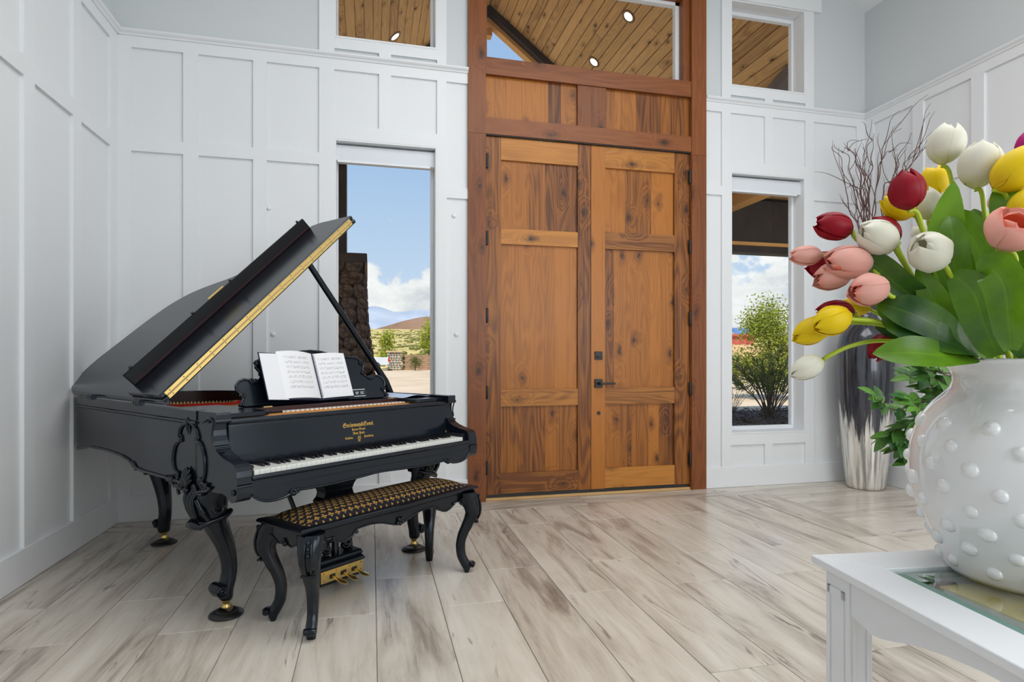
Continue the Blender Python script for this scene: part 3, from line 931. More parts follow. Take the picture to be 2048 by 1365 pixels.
# mouldings round the case: a bead below the upper band and one along the lower edge
ro = inset(rim, -.004)
mb = MB()
mb.tube([(a, b, .874) for a, b in ro], .0065, 8)
mb.tube([(a, b, .864) for a, b in inset(rim, -.001)], .0035, 6)
mb.loft([[(a, b, .884), (a + (a - c_) * .12, b + (b - d_) * .12, .884), (a + (a - c_) * .12, b + (b - d_) * .12, RT - .002), (a, b, RT - .001)] for (a, b), (c_, d_) in zip(rim, rin)], smooth=False)
mb.tube([(a, b, zbot(b) + .004) for a, b in ro], .007, 8)
mb.build('case_moulding', PK, piano)
# soundboard, iron plate, red felt, pins, wrest plank
mb = MB()
mb.prism(list(reversed(rin)), 'z', .655, .67)
mb.build('bottom_board', CV, piano)
pl = inset(rim, .05)
mb = MB()
mb.prism(list(reversed([p for p in pl if p[1] > .36])), 'z', .835, .85)
mb.build('iron_plate', M['plate'], piano)
mb = MB()
for k in range(5):
    a = Vector((-.46 + .23 * k, .52, .868))
    mb.hexa([(a.x - .018, .50, .85), (a.x + .018, .50, .85), (a.x + .05, 1.25, .85), (a.x + .014, 1.25, .85), (a.x - .010, .50, .885), (a.x + .010, .50, .885), (a.x + .040, 1.25, .885), (a.x + .022, 1.25, .885)])
mb.build('plate_bar', M['plate'], piano)
ft = catmull([(-.50, 1.10, .898), (-.42, 1.045, .899), (-.32, .995, .900), (-.22, .955, .901), (-.19, .935, .912)], 5)
MB().loft([[(p.x, p.y - .012, p.z - .012), (p.x, p.y + .02, p.z - .012), (p.x, p.y + .02, p.z), (p.x, p.y - .012, p.z)] for p in ft], smooth=False).build('felt_strip', M['felt'], piano)
MB().loft([[(p.x, p.y - .02, .84), (p.x, p.y + .06, .84), (p.x, p.y + .06, p.z - .010), (p.x, p.y - .02, p.z - .010)] for p in ft], smooth=False).build('wrest_plank', M['amber'], piano)
pin = MB().lathe([(.0026, 0), (.0026, .016), (.002, .018)], 6).mesh('tuning_pin', M['brass'])
for k in range(26):
    q = ft[min(int(k * (len(ft) - 1) / 26), len(ft) - 1)]
    q2 = ft[min(int(k * (len(ft) - 1) / 26) + 1, len(ft) - 1)]
    fr_ = k * (len(ft) - 1) / 26 % 1
    inst('tuning_pin', pin, piano, Matrix.Translation((q.x + (q2.x - q.x) * fr_, q.y + (q2.y - q.y) * fr_ + .026, .893)))

# cheeks: the scrolled ends of the keyboard
cheek = [(.32, RT), (.140, RT), (.138, .915)] + [(.138, .892), (.150, .889), (.162, .882), (.168, .868), (.169, .850), (.166, .828), (.158, .806), (.150, .790), (.143, .786), (.141, .776), (.128, .766), (.100, .753), (.060, .742), (.020, .735),
         (-.004, .729), (-.018, .718), (-.026, .702), (-.030, .680), (-.031, .652), (-.029, .646), (-.033, .640), (-.033, .618), (-.028, .596), (-.012, .582), (.010, .576), (.030, .582), (.048, .594), (.060, .600),
         (.090, .604), (.120, .600), (.32, .598)]
for s in (-1, 1):
    u0, u1 = sorted((s * HU, s * .648))
    ck = MB().prism(cheek, 'x', u0, u1).build('cheek', PK, piano)
    for vv, zz, rr_ in ((.141, .783, .0045), (-.033, .643, .0045), (.142, .889, .009)):
        MB().tube([(u0 - .002, vv, zz), (u1 + .002, vv, zz)], rr_, 10).build('cheek_bead', PK, ck)
    # key block
    a, b = sorted((s * .6485, s * .6245))
    MB().box(a, .002, .655, b, .15, .712).build('key_block', M['ebony'], piano, bevel=.002)

# keybed, key slip with scalloped lower edge
MB().box(-.648, -.012, .604, .648, .30, .664).build('key_bed', PK, piano)
low = [(-.648, .600), (-.625, .580), (-.59, .566), (-.55, .562), (-.51, .565), (-.485, .573), (-.47, .580), (-.455, .586), (-.42, .584), (-.36, .582), (-.25, .582), (-.12, .588), (0, .594)]
low = low + [(-a, b) for a, b in reversed(low[:-1])]
low = [tuple(p)[:2] for p in catmull([(a, b, 0) for a, b in low], 3)]
slip = MB().prism([(.648, .667), (-.648, .667)] + low, 'y', -.030, -.010).build('key_slip', PK, piano)
mb = MB()
mb.tube([(-.648, -.026, .669), (.648, -.026, .669)], .011, 10)
mb.tube([(a, -.031, b + .003) for a, b in low], .0055, 8)
mb.tube([(-.64, -.0305, .628), (.64, -.0305, .628)], .0016, 6)
mb.build('slip_moulding', PK, slip)


def spiral(c, r, turns, z=None, start=0.0, hand=1, n=22, ax='v'):
    """a flat scroll; ax tells the normal: 'v' lies in u-z, 'u' lies in v-z"""
    out = []
    for k in range(n):
        t = k / (n - 1)
        q = start + hand * turns * 2 * PI * t
        rr = r * (1 - .85 * t)
        a, b = rr * math.cos(q), rr * math.sin(q)
        out.append((c[0] + a, c[1], c[2] + b) if ax == 'v' else (c[0], c[1] + a, c[2] + b))
    return out


mb = MB()
for s in (-1, 1):
    mb.tube(spiral((s * .470, -.034, .586), .016, 1.2, start=0 if s < 0 else PI, hand=s), [.006] * 10 + [.004] * 12, 7)
    mb.tube(spiral((s * .448, -.034, .589), .012, 1.1, start=PI if s < 0 else 0, hand=-s), .0045, 7)
    mb.ball((s * .470, -.036, .578), .010, 8, 6)
tag(mb.build('slip_carving', CV, slip), kind='stuff')

# keys
wk = 1.246 / 52
m_ = MB()
a, b = wk / 2 - .0007, .150
m_.box(-a, 0, -.022, a, b, -.0012).add([(-a, 0, -.0012), (a, 0, -.0012), (a, b, -.0012), (-a, b, -.0012), (-a + .0008, .0008, 0), (a - .0008, .0008, 0), (a - .0008, b, 0), (-a + .0008, b, 0)],
                                      [(4, 5, 6, 7), (0, 1, 5, 4), (1, 2, 6, 5), (3, 0, 4, 7)])
white_me = m_.mesh('white_key', M['ivory'])
m_ = MB()
m_.hexa([(-.0055, .050, -.004), (.0055, .050, -.004), (.0055, .150, -.004), (-.0055, .150, -.004), (-.0044, .057, .0115), (.0044, .057, .0115), (.0044, .150, .0115), (-.0044, .150, .0115)])
black_me = m_.mesh('black_key', M['ebony'])
for k in range(52):
    u = -.623 + wk * (k + .5)
    inst('white_key', white_me, piano, Matrix.Translation((u, 0, .694)))
    if k < 51 and (k % 7) in (0, 2, 3, 5, 6):          # the lowest key is an A
        inst('black_key', black_me, piano, Matrix.Translation((u + wk / 2, 0, .694)))

# fallboard with its rolled top edge and gilt lettering
fb = MB()
prof = [(.150, .697), (.151, .74), (.155, .80), (.158, .86), (.160, .875), (.182, .875), (.182, .697)]
fall = fb.prism(prof, 'x', -.647, .647).build('fallboard', PK, piano)
MB().tube([(-.648, .160, .881), (.648, .160, .881)], .0125, 12).build('fallboard_roll', PK, fall)


def lettering(body, u, z, size, par, squash=1.0, v=None):
    cu = bpy.data.curves.new('lettering', 'FONT')
    cu.body = body
    cu.size = size
    cu.align_x = 'CENTER'
    cu.extrude = .0004
    cu.resolution_u = 3
    tmp = bpy.data.objects.new('lettering_source', cu)
    C.objects.link(tmp)
    dg = bpy.context.evaluated_depsgraph_get()
    me = bpy.data.meshes.new_from_object(tmp.evaluated_get(dg))
    bpy.data.objects.remove(tmp)
    me.materials.clear()
    me.materials.append(M['gilt'])
    o = bpy.data.objects.new('lettering', me)
    C.objects.link(o)
    o.parent = par
    vv = lerp_table([(.697, .150), (.74, .151), (.80, .155), (.86, .158)], z + size * .3) - .0012
    o.matrix_local = Matrix.Translation((u, vv, z)) @ Matrix.Rotation(PI / 2 - .06, 4, 'X') @ Matrix.Diagonal((squash, 1, 1, 1))
    return o


def frak(s):
    """black letter characters"""
    return ''.join(chr(0x1D56C + ord(c) - 65) if 'A' <= c <= 'Z' else chr(0x1D586 + ord(c) - 97) if 'a' <= c <= 'z' else c for c in s)


lettering(frak('Steinway') + '&' + frak('Sons') + '.', .014, .803, .029, fall, .92)
lettering(frak('Patent Grand') + '.', .014, .784, .0155, fall, .92)
lettering(frak('New York') + '.', .014, .764, .0175, fall, .95)
lettering(frak('London') + '.', -.046, .744, .0160, fall, .95)
lettering(frak('Hamburg') + '.', .076, .744, .0160, fall, .95)
mb = MB()
lv = .1496
for s in (-1, 1):
    mb.tube([(.014 + s * a, lv, b) for a, b in ((.0006, .733), (.006, .735), (.009, .741), (.0085, .747), (.0045, .751), (.006, .755), (.008, .757))], .0012, 6)
for a in (-.003, 0, .003): mb.tube([(.014 + a, lv, .735), (.014 + a, lv, .753)], .0006, 5)
mb.tube([(.006, lv, .7285), (.022, lv, .7285)], .0014, 6)
mb.tube([(.014, lv, .7285), (.014, lv, .734)], .0014, 6)
mb.tube([(.005, lv, .748), (.023, lv, .748)], .0007, 5)
mb.build('lyre_emblem', M['gilt'], fall)
for u in (-.640, .640): MB().tube([(u, .149, .700), (u, .149, .722)], .0022, 6).build('brass_pin', M['brass'], fall)

# behind the fallboard: amber wood, hammer rail, sliding desk
MB().box(-.66, .190, .80, .66, .245, .886).build('action_rail', M['amber'], piano)
MB().box(-.66, .245, .80, .66, .36, .892).build('action_cover', M['amber'], piano)
mb = MB()
for k in range(34):
    u = -.44 + .026 * k
    mb.box(u, .275, .892, u + .014, .318, .897)
mb.build('hammer_rail', M['ivory'], piano)
MB().box(-.43, .26, .886, -.34, .285, .900).build('action_bracket', CV, piano)
# side shelves with rounded inner corners
for s in (-1, 1):
    pts = [(s * .667, .185), (s * .47, .185), (s * .448, .195), (s * .435, .218), (s * .432, .25), (s * .432, .70), (s * .667, .70)]
    if s > 0: pts.reverse()
    MB().prism(list(reversed(pts)), 'z', .893, .913).build('side_shelf', PK, piano, bevel=.003)
MB().box(-.432, .335, .893, .432, .362, .914).build('desk_rail', M['inner'], piano)
MB().box(-.432, .362, .897, .432, .60, .912).build('desk_slide', PK, piano)
for u in (-.36, .40): MB().box(u - .022, .352, .9135, u + .022, .366, .919).build('brass_hinge', M['brass'], piano)

# carved music desk
TD = R(68)
DV, DZ = .45, .915


def dk(a, b, h=0.0):
    return (a, DV + b * math.cos(TD) - h * math.sin(TD), DZ + b * math.sin(TD) + h * math.cos(TD))


half = [(.0, .0), (.30, 0), (.425, 0), (.452, .004), (.440, .018), (.432, .030), (.424, .046), (.434, .058), (.450, .078), (.450, .105), (.432, .126), (.405, .136), (.375, .131), (.358, .124), (.335, .126), (.318, .140), (.308, .158), (.318, .180),
        (.330, .200), (.326, .222), (.305, .240), (.275, .250), (.235, .252), (.15, .262), (.06, .285), (0, .290)]
outl = half + [(-a, b) for a, b in reversed(half[1:-1])]
mb = MB()
n = len(outl)
mb.add([dk(a, b, -.008) for a, b in outl] + [dk(a, b, .008) for a, b in outl],
       [tuple(range(n)), tuple(range(2 * n - 1, n - 1, -1))] + [(i, n + i, n + (i + 1) % n, (i + 1) % n) for i in range(n)])
desk = mb.build('music_desk', PK, piano)
mb = MB()
mb.tube([dk(a, b, .009) for a, b in outl[3:len(outl) - 2]], .0065, 7)
mb.build('desk_bead', PK, desk)
mb = MB()
for s in (-1, 1):
    for (a, b, r_, st, hd) in ((.428, .050, .016, 0, 1), (.440, .016, .013, 0, -1), (.366, .128, .016, PI, 1), (.350, .126, .013, 0, -1), (.314, .160, .015, PI, 1), (.318, .215, .020, 0, 1)):
        path = []
        for k in range(18):
            t = k / 17
            q = (st + hd * 1.3 * 2 * PI * t)
            rr = r_ * (1 - .85 * t)
            path.append(dk(s * (a + rr * math.cos(q)), b + rr * math.sin(q), .012))
        mb.tube(path, .0048, 7)
        mb.ball(dk(s * a, b, .013), .006, 8, 6)
tag(mb.build('desk_carving', CV, desk), kind='stuff')

# lid, folded-back front flap, its upstand, hinge, prop
LA = R(44.08)
LH = (-.733, .953)


def ld(a, v, h):
    return (LH[0] + a * math.cos(LA) - h * math.sin(LA), v, LH[1] + a * math.sin(LA) + h * math.cos(LA))


lo_ = [(0, .600)] + [(0, .6 + .2 * k) for k in range(1, 6)] + curve + [(1.475, .600)]
mb = MB()
n = len(lo_)
mb.add([ld(a, v, 0) for a, v in lo_] + [ld(a, v, -.026) for a, v in lo_],
       [tuple(range(n - 1, -1, -1)), tuple(range(n, 2 * n))] + [(i, (i + 1) % n, n + (i + 1) % n, n + i) for i in range(n)])
lid = mb.build('lid', PK, piano, bevel=.007, seg=2)
edge_ = inset(lo_[:-1], .012)
mb = MB()
mb.tube([ld(a, v, -.016) for a, v in edge_], .0165, 8)
mb.build('lid_moulding', PK, lid)
fl = [(.012, .600), (1.470, .600), (1.470, .90), (1.452, .985), (.030, .985), (.012, .96)]
mb = MB()
n = len(fl)
mb.add([ld(a, v, .002) for a, v in fl] + [ld(a, v, .025) for a, v in fl], [tuple(range(n)), tuple(range(2 * n - 1, n - 1, -1))] + [(i, n + i, n + (i + 1) % n, (i + 1) % n) for i in range(n)])
flap = mb.build('lid_flap', PK, piano, bevel=.005, seg=2)
MB().hexa([ld(.060, .962, .0245), ld(1.425, .962, .0245), ld(1.425, .985, .0245), ld(.060, .985, .0245), ld(.060, .972, .096), ld(1.425, .972, .096), ld(1.425, .985, .096), ld(.060, .985, .096)]).build('flap_upstand', M['dull'], flap, bevel=.004, seg=2)
MB().hexa([ld(.075, .9605, .036), ld(1.41, .9605, .036), ld(1.41, .963, .036), ld(.075, .963, .036), ld(.075, .9612, .0385), ld(1.41, .9612, .0385), ld(1.41, .965, .0385), ld(.075, .965, .0385)]).build('felt_line', M['redline'], flap)
for a_ in (.11, .52, .80, 1.38): MB().disc_cyl(ld(a_, .978, .101), (-math.sin(LA), 0, math.cos(LA)), .008, .012, 10).build('rubber_button', M['black'], flap)
for a_ in (.64,): MB().hexa([ld(a_, .984, .03), ld(a_ + .11, .984, .03), ld(a_ + .11, .988, .03), ld(a_, .988, .03), ld(a_, .984, .104), ld(a_ + .11, .984, .104), ld(a_ + .11, .988, .104), ld(a_, .988, .104)]).build('brass_clasp', M['brass'], flap)
hin = MB()
for h0, h1 in ((-.0175, -.0012), (.0032, .0195)):
    hin.hexa([ld(.035, .5955, h0), ld(1.44, .5955, h0), ld(1.44, .601, h0), ld(.035, .601, h0), ld(.035, .5955, h1), ld(1.44, .5955, h1), ld(1.44, .601, h1), ld(.035, .601, h1)])
hinge = hin.build('piano_hinge', M['brass'], piano)
MB().tube([ld(.035, .594, .001), ld(1.44, .594, .001)], .0035, 8).build('hinge_pin', M['brassdk'], hinge)
mb = MB()
for k in range(17):
    for h_ in (-.0095, .0115):
        mb.disc_cyl(ld(.06 + k * .0845, .595, h_), (0, -1, 0), .0028, .0016, 8)
tag(mb.build('hinge_screw', M['screw'], hinge), kind='stuff')
# wavy bracket and small hinges along the bass side of the lid
mb = MB()
mb.tube([ld(.02, v, .006) for v in (.62, .70, .76, .82)] , [.006, .010, .012, .008], 8)
mb.build('lid_clip', CV, lid)
for v_ in (.80, 1.42):
    mb = MB()
    for k in range(3): mb.lathe([(.013, 0), (.015, .003), (.015, .014), (.013, .017)], 10, (0, 0, 0))
    mb = MB()
    for dv in (-.028, 0, .028): mb.disc_cyl((LH[0] - .020, v_ + dv, LH[1] - .012), (0, 1, 0), .0155, .022, 12)
    mb.build('lid_hinge', PK, lid)
prop = MB().tube([(.645, .64, .905), (.60, .638, 1.0), Vector(ld(1.06, .632, -.027))], [.024, .020, .017], 14).build('lid_prop', CV, piano)
MB().box(.630, .60, .895, .668, .68, .915).build('prop_block', CV, piano)

# carved cartouche, shell and scrolls on the bass side (and the same on the other side)
FL_ = [(.376, .871), (.421, .862), (.449, .845), (.462, .820), (.462, .798), (.441, .789), (.474, .782), (.504, .761), (.521, .726), (.525, .687), (.512, .659), (.491, .639), (.468, .622)]
FR_ = [(.376, .871), (.337, .866), (.306, .850), (.291, .830), (.283, .809), (.302, .796), (.268, .792), (.242, .764), (.227, .727), (.225, .685), (.234, .649), (.253, .622)]
for s in (-1, 1):
    U = s * (HU + .003)
    mb = MB()
    for pts in (FL_, FR_):
        cpts = catmull([(U, v, z) for v, z in pts], 4)
        mb.tube(cpts, [.0062 + .003 * math.sin(PI * k / len(cpts)) for k in range(len(cpts))], 7)
        mb.tube([(U + s * .001, p.y + (.010 if pts is FR_ else -.010), p.z - .004) for p in cpts], .0026, 6)
    mb.tube([(U, .376, .897), (U + s * .004, .376, .880), (U + s * .006, .375, .862), (U + s * .004, .375, .842), (U, .374, .818)], [.002, .009, .008, .005, .0015], 8)
    for dv in (-.022, .022): mb.tube([(U, .376, .868), (U + s * .003, .376 + dv * .6, .880), (U, .376 + dv, .874)], [.003, .006, .003], 7)
    for c_, r_ in (((U, .444, .800), .013), ((U, .300, .803), .013)): mb.tube(spiral(c_, r_, 1.2, ax='u'), .0042, 6)
    mb.build('side_cartouche', CV, piano)
    mb = MB()
    for k in range(7):           # shell
        q = R(-48 + 16 * k)
        l_ = .092 - .006 * abs(k - 3) ** 1.5
        base = Vector((U, .374, .590))
        tip = base + Vector((s * .004, math.sin(q) * l_ * .95, math.cos(q) * l_))
        mid = (base + tip) / 2 + Vector((s * .014, 0, 0))
        mb.tube([base, base * .6 + mid * .4 + Vector((s * .004, 0, 0)), mid, tip * .7 + mid * .3, tip], [.004, .008, .0095, .008, .002], 8)
    mb.ball((U + s * .008, .374, .580), .016, 10, 8)
    tag(mb.build('shell_carving', CV, piano), kind='stuff')
    mb = MB()
    for (v_, z_, r_, hd, st) in ((.478, .628, .020, 1, 0), (.500, .600, .024, -1, 1), (.540, .602, .018, 1, 2), (.262, .628, .018, -1, 3), (.238, .612, .020, 1, 0), (.200, .612, .016, -1, 2), (.445, .595, .022, 1, 3), (.310, .592, .020, -1, 0)):
        mb.tube(spiral((U + s * .003, v_, z_), r_, 1.3, start=st, hand=hd, ax='u'), [.0075] * 8 + [.005] * 14, 7)
    for pts in (((.565, .605), (.530, .588), (.500, .580), (.462, .590)), ((.170, .618), (.205, .600), (.245, .592), (.300, .580)), ((.600, .612), (.575, .598), (.553, .605), (.545, .622)), ((.43, .62), (.45, .60), (.47, .57), (.46, .55)), ((.32, .61), (.30, .59), (.275, .575), (.24, .58))):
        mb.tube(catmull([(U + s * .002, v, z) for v, z in pts], 4), .0075, 7)
    for v_, z_ in ((.955, .616), (.975, .622), (.940, .608)): mb.tube(spiral((U, v_, z_), .015, 1.1, ax='u', start=v_ * 40), .005, 6)
    mb.tube(catmull([(U, .253, .879), (U, .223, .886), (U, .201, .899), (U, .170, .897), (U, .152, .880), (U, .159, .858), (U, .162, .83), (U, .155, .80)], 4), [.004] * 6 + [.006] * 10 + [.004] * 13, 7)
    mb.tube(spiral((U, .195, .889), .014, 1.1, ax='u'), .004, 6)
    mb.disc_cyl((U, -.006, .620), (s, 0, 0), .012, .010, 14, .003)
    tag(mb.build('scroll_carving', CV, piano), kind='stuff')

# three cabriole legs on casters
#            z    outer inner half-thickness
LEGSEC = [(.602, .128, .020, .165), (.575, .150, .014, .132), (.540, .156, .010, .104), (.500, .146, .008, .080), (.460, .130, .004, .066), (.436, .120, .000, .060), (.415, .102, -.006, .053), (.380, .082, -.014, .047),
          (.330, .054, -.030, .042), (.280, .032, -.039, .038), (.230, .020, -.044, .035), (.190, .018, -.044, .034), (.150, .026, -.037, .035), (.120, .036, -.030, .037), (.095, .036, -.028, .036), (.078, .030, -.026, .033), (.072, .024, -.022, .028)]


def cabriole(cx, cy, ang, top=.66):
    """a leg whose outward side points along ang"""
    o, t = Vector((math.cos(ang), math.sin(ang), 0)), Vector((-math.sin(ang), math.cos(ang), 0))
    rings = []
    NN = 36
    secs = [(top, .10, .01, .17)] + LEGSEC
    for z, ro_, ri_, th in secs:
        mid, hr = (ro_ + ri_) / 2, (ro_ - ri_) / 2
        ring = []
        for k in range(NN):
            q = 2 * PI * k / NN
            cq, sq = math.cos(q), math.sin(q)
            e = 2 / 2.7
            x = math.copysign(abs(cq) ** e, cq) * hr
            y = math.copysign(abs(sq) ** e, sq) * th
            fl_ = 1 - .045 * (1 - math.cos(4 * q)) * (1 if z < .44 else .3) + (.05 * math.cos(9 * q) if .12 < z < .43 else 0)
            ring.append(Vector((cx, cy, z)) + o * (mid + x * fl_) + t * y * fl_)
        rings.append(ring)
    lg = MB().loft(rings).build('leg', CV, piano)
    P_ = lambda r_, tt, z: Vector((cx, cy, z)) + o * r_ + t * tt
    mb = MB()
    for tt in (-.040, 0, .040):              # rolled lip under the knee
        pass
    mb.tube([P_(.130, -.050, .428), P_(.144, -.022, .432), P_(.144, .022, .432), P_(.130, .050, .428)], [.011, .018, .018, .011], 12)
    mb.tube([P_(.034, -.036, .124), P_(.038, 0, .124), P_(.034, .036, .124)], [.027, .030, .027], 16)
    for sd in (-1, 1):
        for (rc, zc, r_, th, st, hd) in ((.034, .124, .021, .038, 0, 1), (.066, .505, .034, .074, 2.2, -1)):
            path = []
            for k in range(22):
                q = st + hd * 1.4 * 2 * PI * k / 21
                rr = r_ * (1 - .85 * k / 21)
                path.append(P_(rc + rr * math.cos(q), sd * th, zc + rr * math.sin(q)))
            mb.tube(path, .0070 if r_ < .03 else .0105, 9)
        mb.tube(catmull([P_(.136, sd * .046, .430), P_(.106, sd * .058, .446), P_(.060, sd * .064, .456), P_(.026, sd * .060, .464), P_(.000, sd * .040, .474)], 4), .012, 9)
        mb.tube(catmull([P_(.150, sd * .05, .55), P_(.136, sd * .068, .50), P_(.110, sd * .064, .46)], 4), .011, 9)
    for tt in (-.022, 0, .022):
        mb.tube(catmull([P_(.120, tt * 2.2, .600), P_(.156, tt * 1.6, .560), P_(.154, tt * 1.1, .515), P_(.138, tt * .8, .470), P_(.128, tt * .5, .445)], 4), [.006 + .007 * math.sin(PI * k / 16) for k in range(17)], 8)
    tag(mb.build('leg_carving', CV, lg), kind='stuff')
    MB().lathe([(.018, .034), (.020, .040), (.015, .046), (.016, .060), (.023, .066), (.023, .076)], 16, (cx, cy, 0)).build('brass_ferrule', M['brass'], lg)
    MB().disc_cyl((cx + .012, cy, .030), (0, 1, 0), .016, .018, 14).build('caster', M['brassdk'], lg)
    return lg


FEET = [(-.567, .340, PI), (.560, .335, 0.0), (-.300, 1.650, R(95))]
for a, b, c_ in FEET: cabriole(a, b, c_)

# pedal lyre
LV = .29
LU = -.030
mb = MB()
mb.box(LU - .17, LV - .07, .560, LU + .17, LV + .09, .600)
mb.build('lyre_block', CV, piano, bevel=.004)
sect = [(.560, .135, .055), (.550, .140, .058), (.543, .132, .055), (.536, .118, .050), (.520, .108, .046), (.495, .092, .040), (.470, .084, .036), (.448, .090, .037), (.432, .104, .040), (.424, .106, .041), (.418, .100, .038)]
lyre = MB().loft([[(LU + x, LV + y, z) for x, y in ((-a, -b), (a, -b), (a, b), (-a, b))] for z, a, b in sect], smooth=False).build('lyre', CV, piano, bevel=.003)
mb = MB()
for s in (-1, 1):
    mb.tube(catmull([(LU + s * .070, LV, .425), (LU + s * .105, LV, .36), (LU + s * .112, LV, .29), (LU + s * .085, LV, .23), (LU + s * .055, LV, .20), (LU + s * .075, LV, .165), (LU + s * .090, LV, .150)], 5), .020, 8)
    for c_, r_ in (((LU + s * .055, LV - .012, .345), .040), ((LU + s * .045, LV - .012, .255), .045), ((LU + s * .062, LV - .014, .185), .028)):
        mb.tube(spiral(c_, r_, 1.5, start=0 if s < 0 else PI, hand=s, n=28), .010, 7)
mb.tube([(LU, LV, .42), (LU, LV, .30), (LU, LV, .15)], [.016, .012, .02], 8)
tag(mb.build('lyre_scrollwork', CV, lyre), kind='stuff')
sect = [(.150, .118, .055), (.142, .124, .060), (.132, .128, .064), (.122, .122, .058), (.112, .132, .066), (.100, .138, .070), (.094, .132, .064), (.094, .130, .062), (.034, .130, .062), (.028, .132, .064), (.022, .130, .062)]
pbox = MB().loft([[(LU + x, LV + y, z) for x, y in ((-a, -b), (a, -b), (a, b), (-a, b))] for z, a, b in sect], smooth=False).build('pedal_box', CV, piano)
MB().box(LU - .128, LV - .0655, .036, LU + .128, LV - .0615, .093).build('brass_plate', M['brass'], pbox)
mb = MB()
for u in (-.112, -.04, .04, .112):
    for z_ in (.046, .083): mb.disc_cyl((LU + u, LV - .066, z_), (0, -1, 0), .003, .002, 8)
tag(mb.build('plate_screw', M['screw'], pbox), kind='stuff')
for u in (-.092, -.026, .040):
    MB().box(u - .016, LV - .068, .050, u + .016, LV - .060, .070).build('pedal_slot', M['black'], pbox)
    secs = [(0.0, .007, .006, .058), (.03, .008, .006, .057), (.055, .012, .0055, .055), (.085, .018, .005, .053), (.105, .018, .0045, .051), (.118, .012, .004, .049), (.124, .004, .002, .048)]
    MB().loft([[(u + a * math.cos(2 * PI * k / 12), LV - .058 - d, z + b * math.sin(2 * PI * k / 12)) for k in range(12)] for d, a, b, z in secs]).build('pedal', M['brass'], piano)
for s in (-1, 1): MB().tube([(LU + s * .115, LV + .02, .150), (LU + s * .19, LV + .22, .60)], [.010, .013], 8).build('lyre_brace', CV, piano)

# cups under the casters
labels = ('round black caster cup under the front bass leg of the piano, nearest the camera', 'round black caster cup under the front treble leg, behind the bench', 'round black caster cup under the tail leg, near the corner')
for (a, b, _), lb in zip(FEET, labels):
    p = XF[piano] @ Vector((a, b, 0))
    o = MB().lathe([(.070, 0), (.073, .004), (.071, .009), (.058, .014), (.054, .019), (.040, .021), (.036, .017), (.020, .013), (.001, .012)], 32).build('caster_cup', M['black'])
    o.location = p
    tag(o, lb, 'caster cup', 'caster cups under the piano legs')

# ------------------------------------------------------------------ things on the piano
IN = M['clear']
piano_pt = lambda u, v, z: XF[piano] @ Vector((u, v, z))
# the open binder leaning on the desk: a frame of its own, x across, y up the desk, z off it
tilt = XF[piano] @ Matrix.Translation(dk(0, 0, .010)) @ Matrix.Rotation(TD, 4, 'X')
bk = bpy.data.objects.new('music_binder', None)
C.objects.link(bk)
bk.matrix_world = tilt
tag(bk, 'open navy ring binder with white printed sheet music leaning on the music desk', 'binder')


def bpart(mb_, name, m, par=bk, mtx=None, **k):
    o = mb_.build(name, m, par, **k)
    if mtx is not None: o.matrix_local = mtx
    return o


# in the desk plane the binder runs from x -0.335 to 0.195; the left cover stands a little forward
lx0, lx1, cx_, rx1 = -.345, -.240, -.012, .185
Y0, Y1 = .004, .258
mb = MB()
mb.hexa([(lx0, Y0 - .002, .062), (cx_, Y0 - .002, .004), (cx_, Y1, .004), (lx0, Y1 - .006, .062), (lx0, Y0 - .002, .066), (cx_, Y0 - .002, .008), (cx_, Y1, .008), (lx0, Y1 - .006, .066)])
mb.hexa([(cx_, Y0 - .002, .004), (rx1 + .006, Y0 - .002, .020), (rx1 + .006, Y1, .020), (cx_, Y1, .004), (cx_, Y0 - .002, .008), (rx1 + .006, Y0 - .002, .024), (rx1 + .006, Y1, .024), (cx_, Y1, .008)])
bpart(mb, 'cover', M['navy'])
mb = MB()
mb.hexa([(lx0 + .004, Y0, .0665), (lx1 + .02, Y0, .044), (lx1 + .02, Y1 - .006, .044), (lx0 + .004, Y1 - .012, .0665), (lx0 + .004, Y0, .0685), (lx1 + .02, Y0, .046), (lx1 + .02, Y1 - .006, .046), (lx0 + .004, Y1 - .012, .0685)])
bpart(mb, 'pocket_sheet', M['paper'])


def pageblock(x0, x1, za, zb, bulge, name, down=1, ytop=Y1):
    w_ = x1 - x0
    n_ = 14
    f_ = lambda t, top: za + (zb - za) * t + (bulge * math.sin(PI * min(1, t * 1.0)) ** .8 if top else 0)
    mb_ = MB()
    rings_ = []
    for i in range(n_ + 1):
        t = i / n_
        x = -w_ / 2 + w_ * t
        z1_ = f_(t, True) + .004
        z0_ = f_(t, False)
        rings_.append([(x, -.127, z0_), (x, -.127, z1_), (x, .127 + .004 * math.sin(PI * t), z1_), (x, .127, z0_)])
    mb_.loft(rings_, smooth=False)
    o_ = bpart(mb_, name, M['page'], bk, Matrix.Translation(((x0 + x1) / 2, (Y0 + ytop) / 2 + .006, 0)))
    return o_


pageblock(lx1, cx_ - .004, .044, .014, .016, 'left_page')
pageblock(cx_ + .006, rx1, .012, .026, .004, 'right_page')
mb = MB()
for k in range(34):
    y = Y0 + .014 + k * .0072
    mb.tube([(cx_ + .001 + .010 * math.cos(q), y, .018 + .008 * math.sin(q)) for q in (0, .8, 1.6, 2.3, 3.14)], .0011, 5)
bpart(mb, 'spiral_coil', M['coil'])
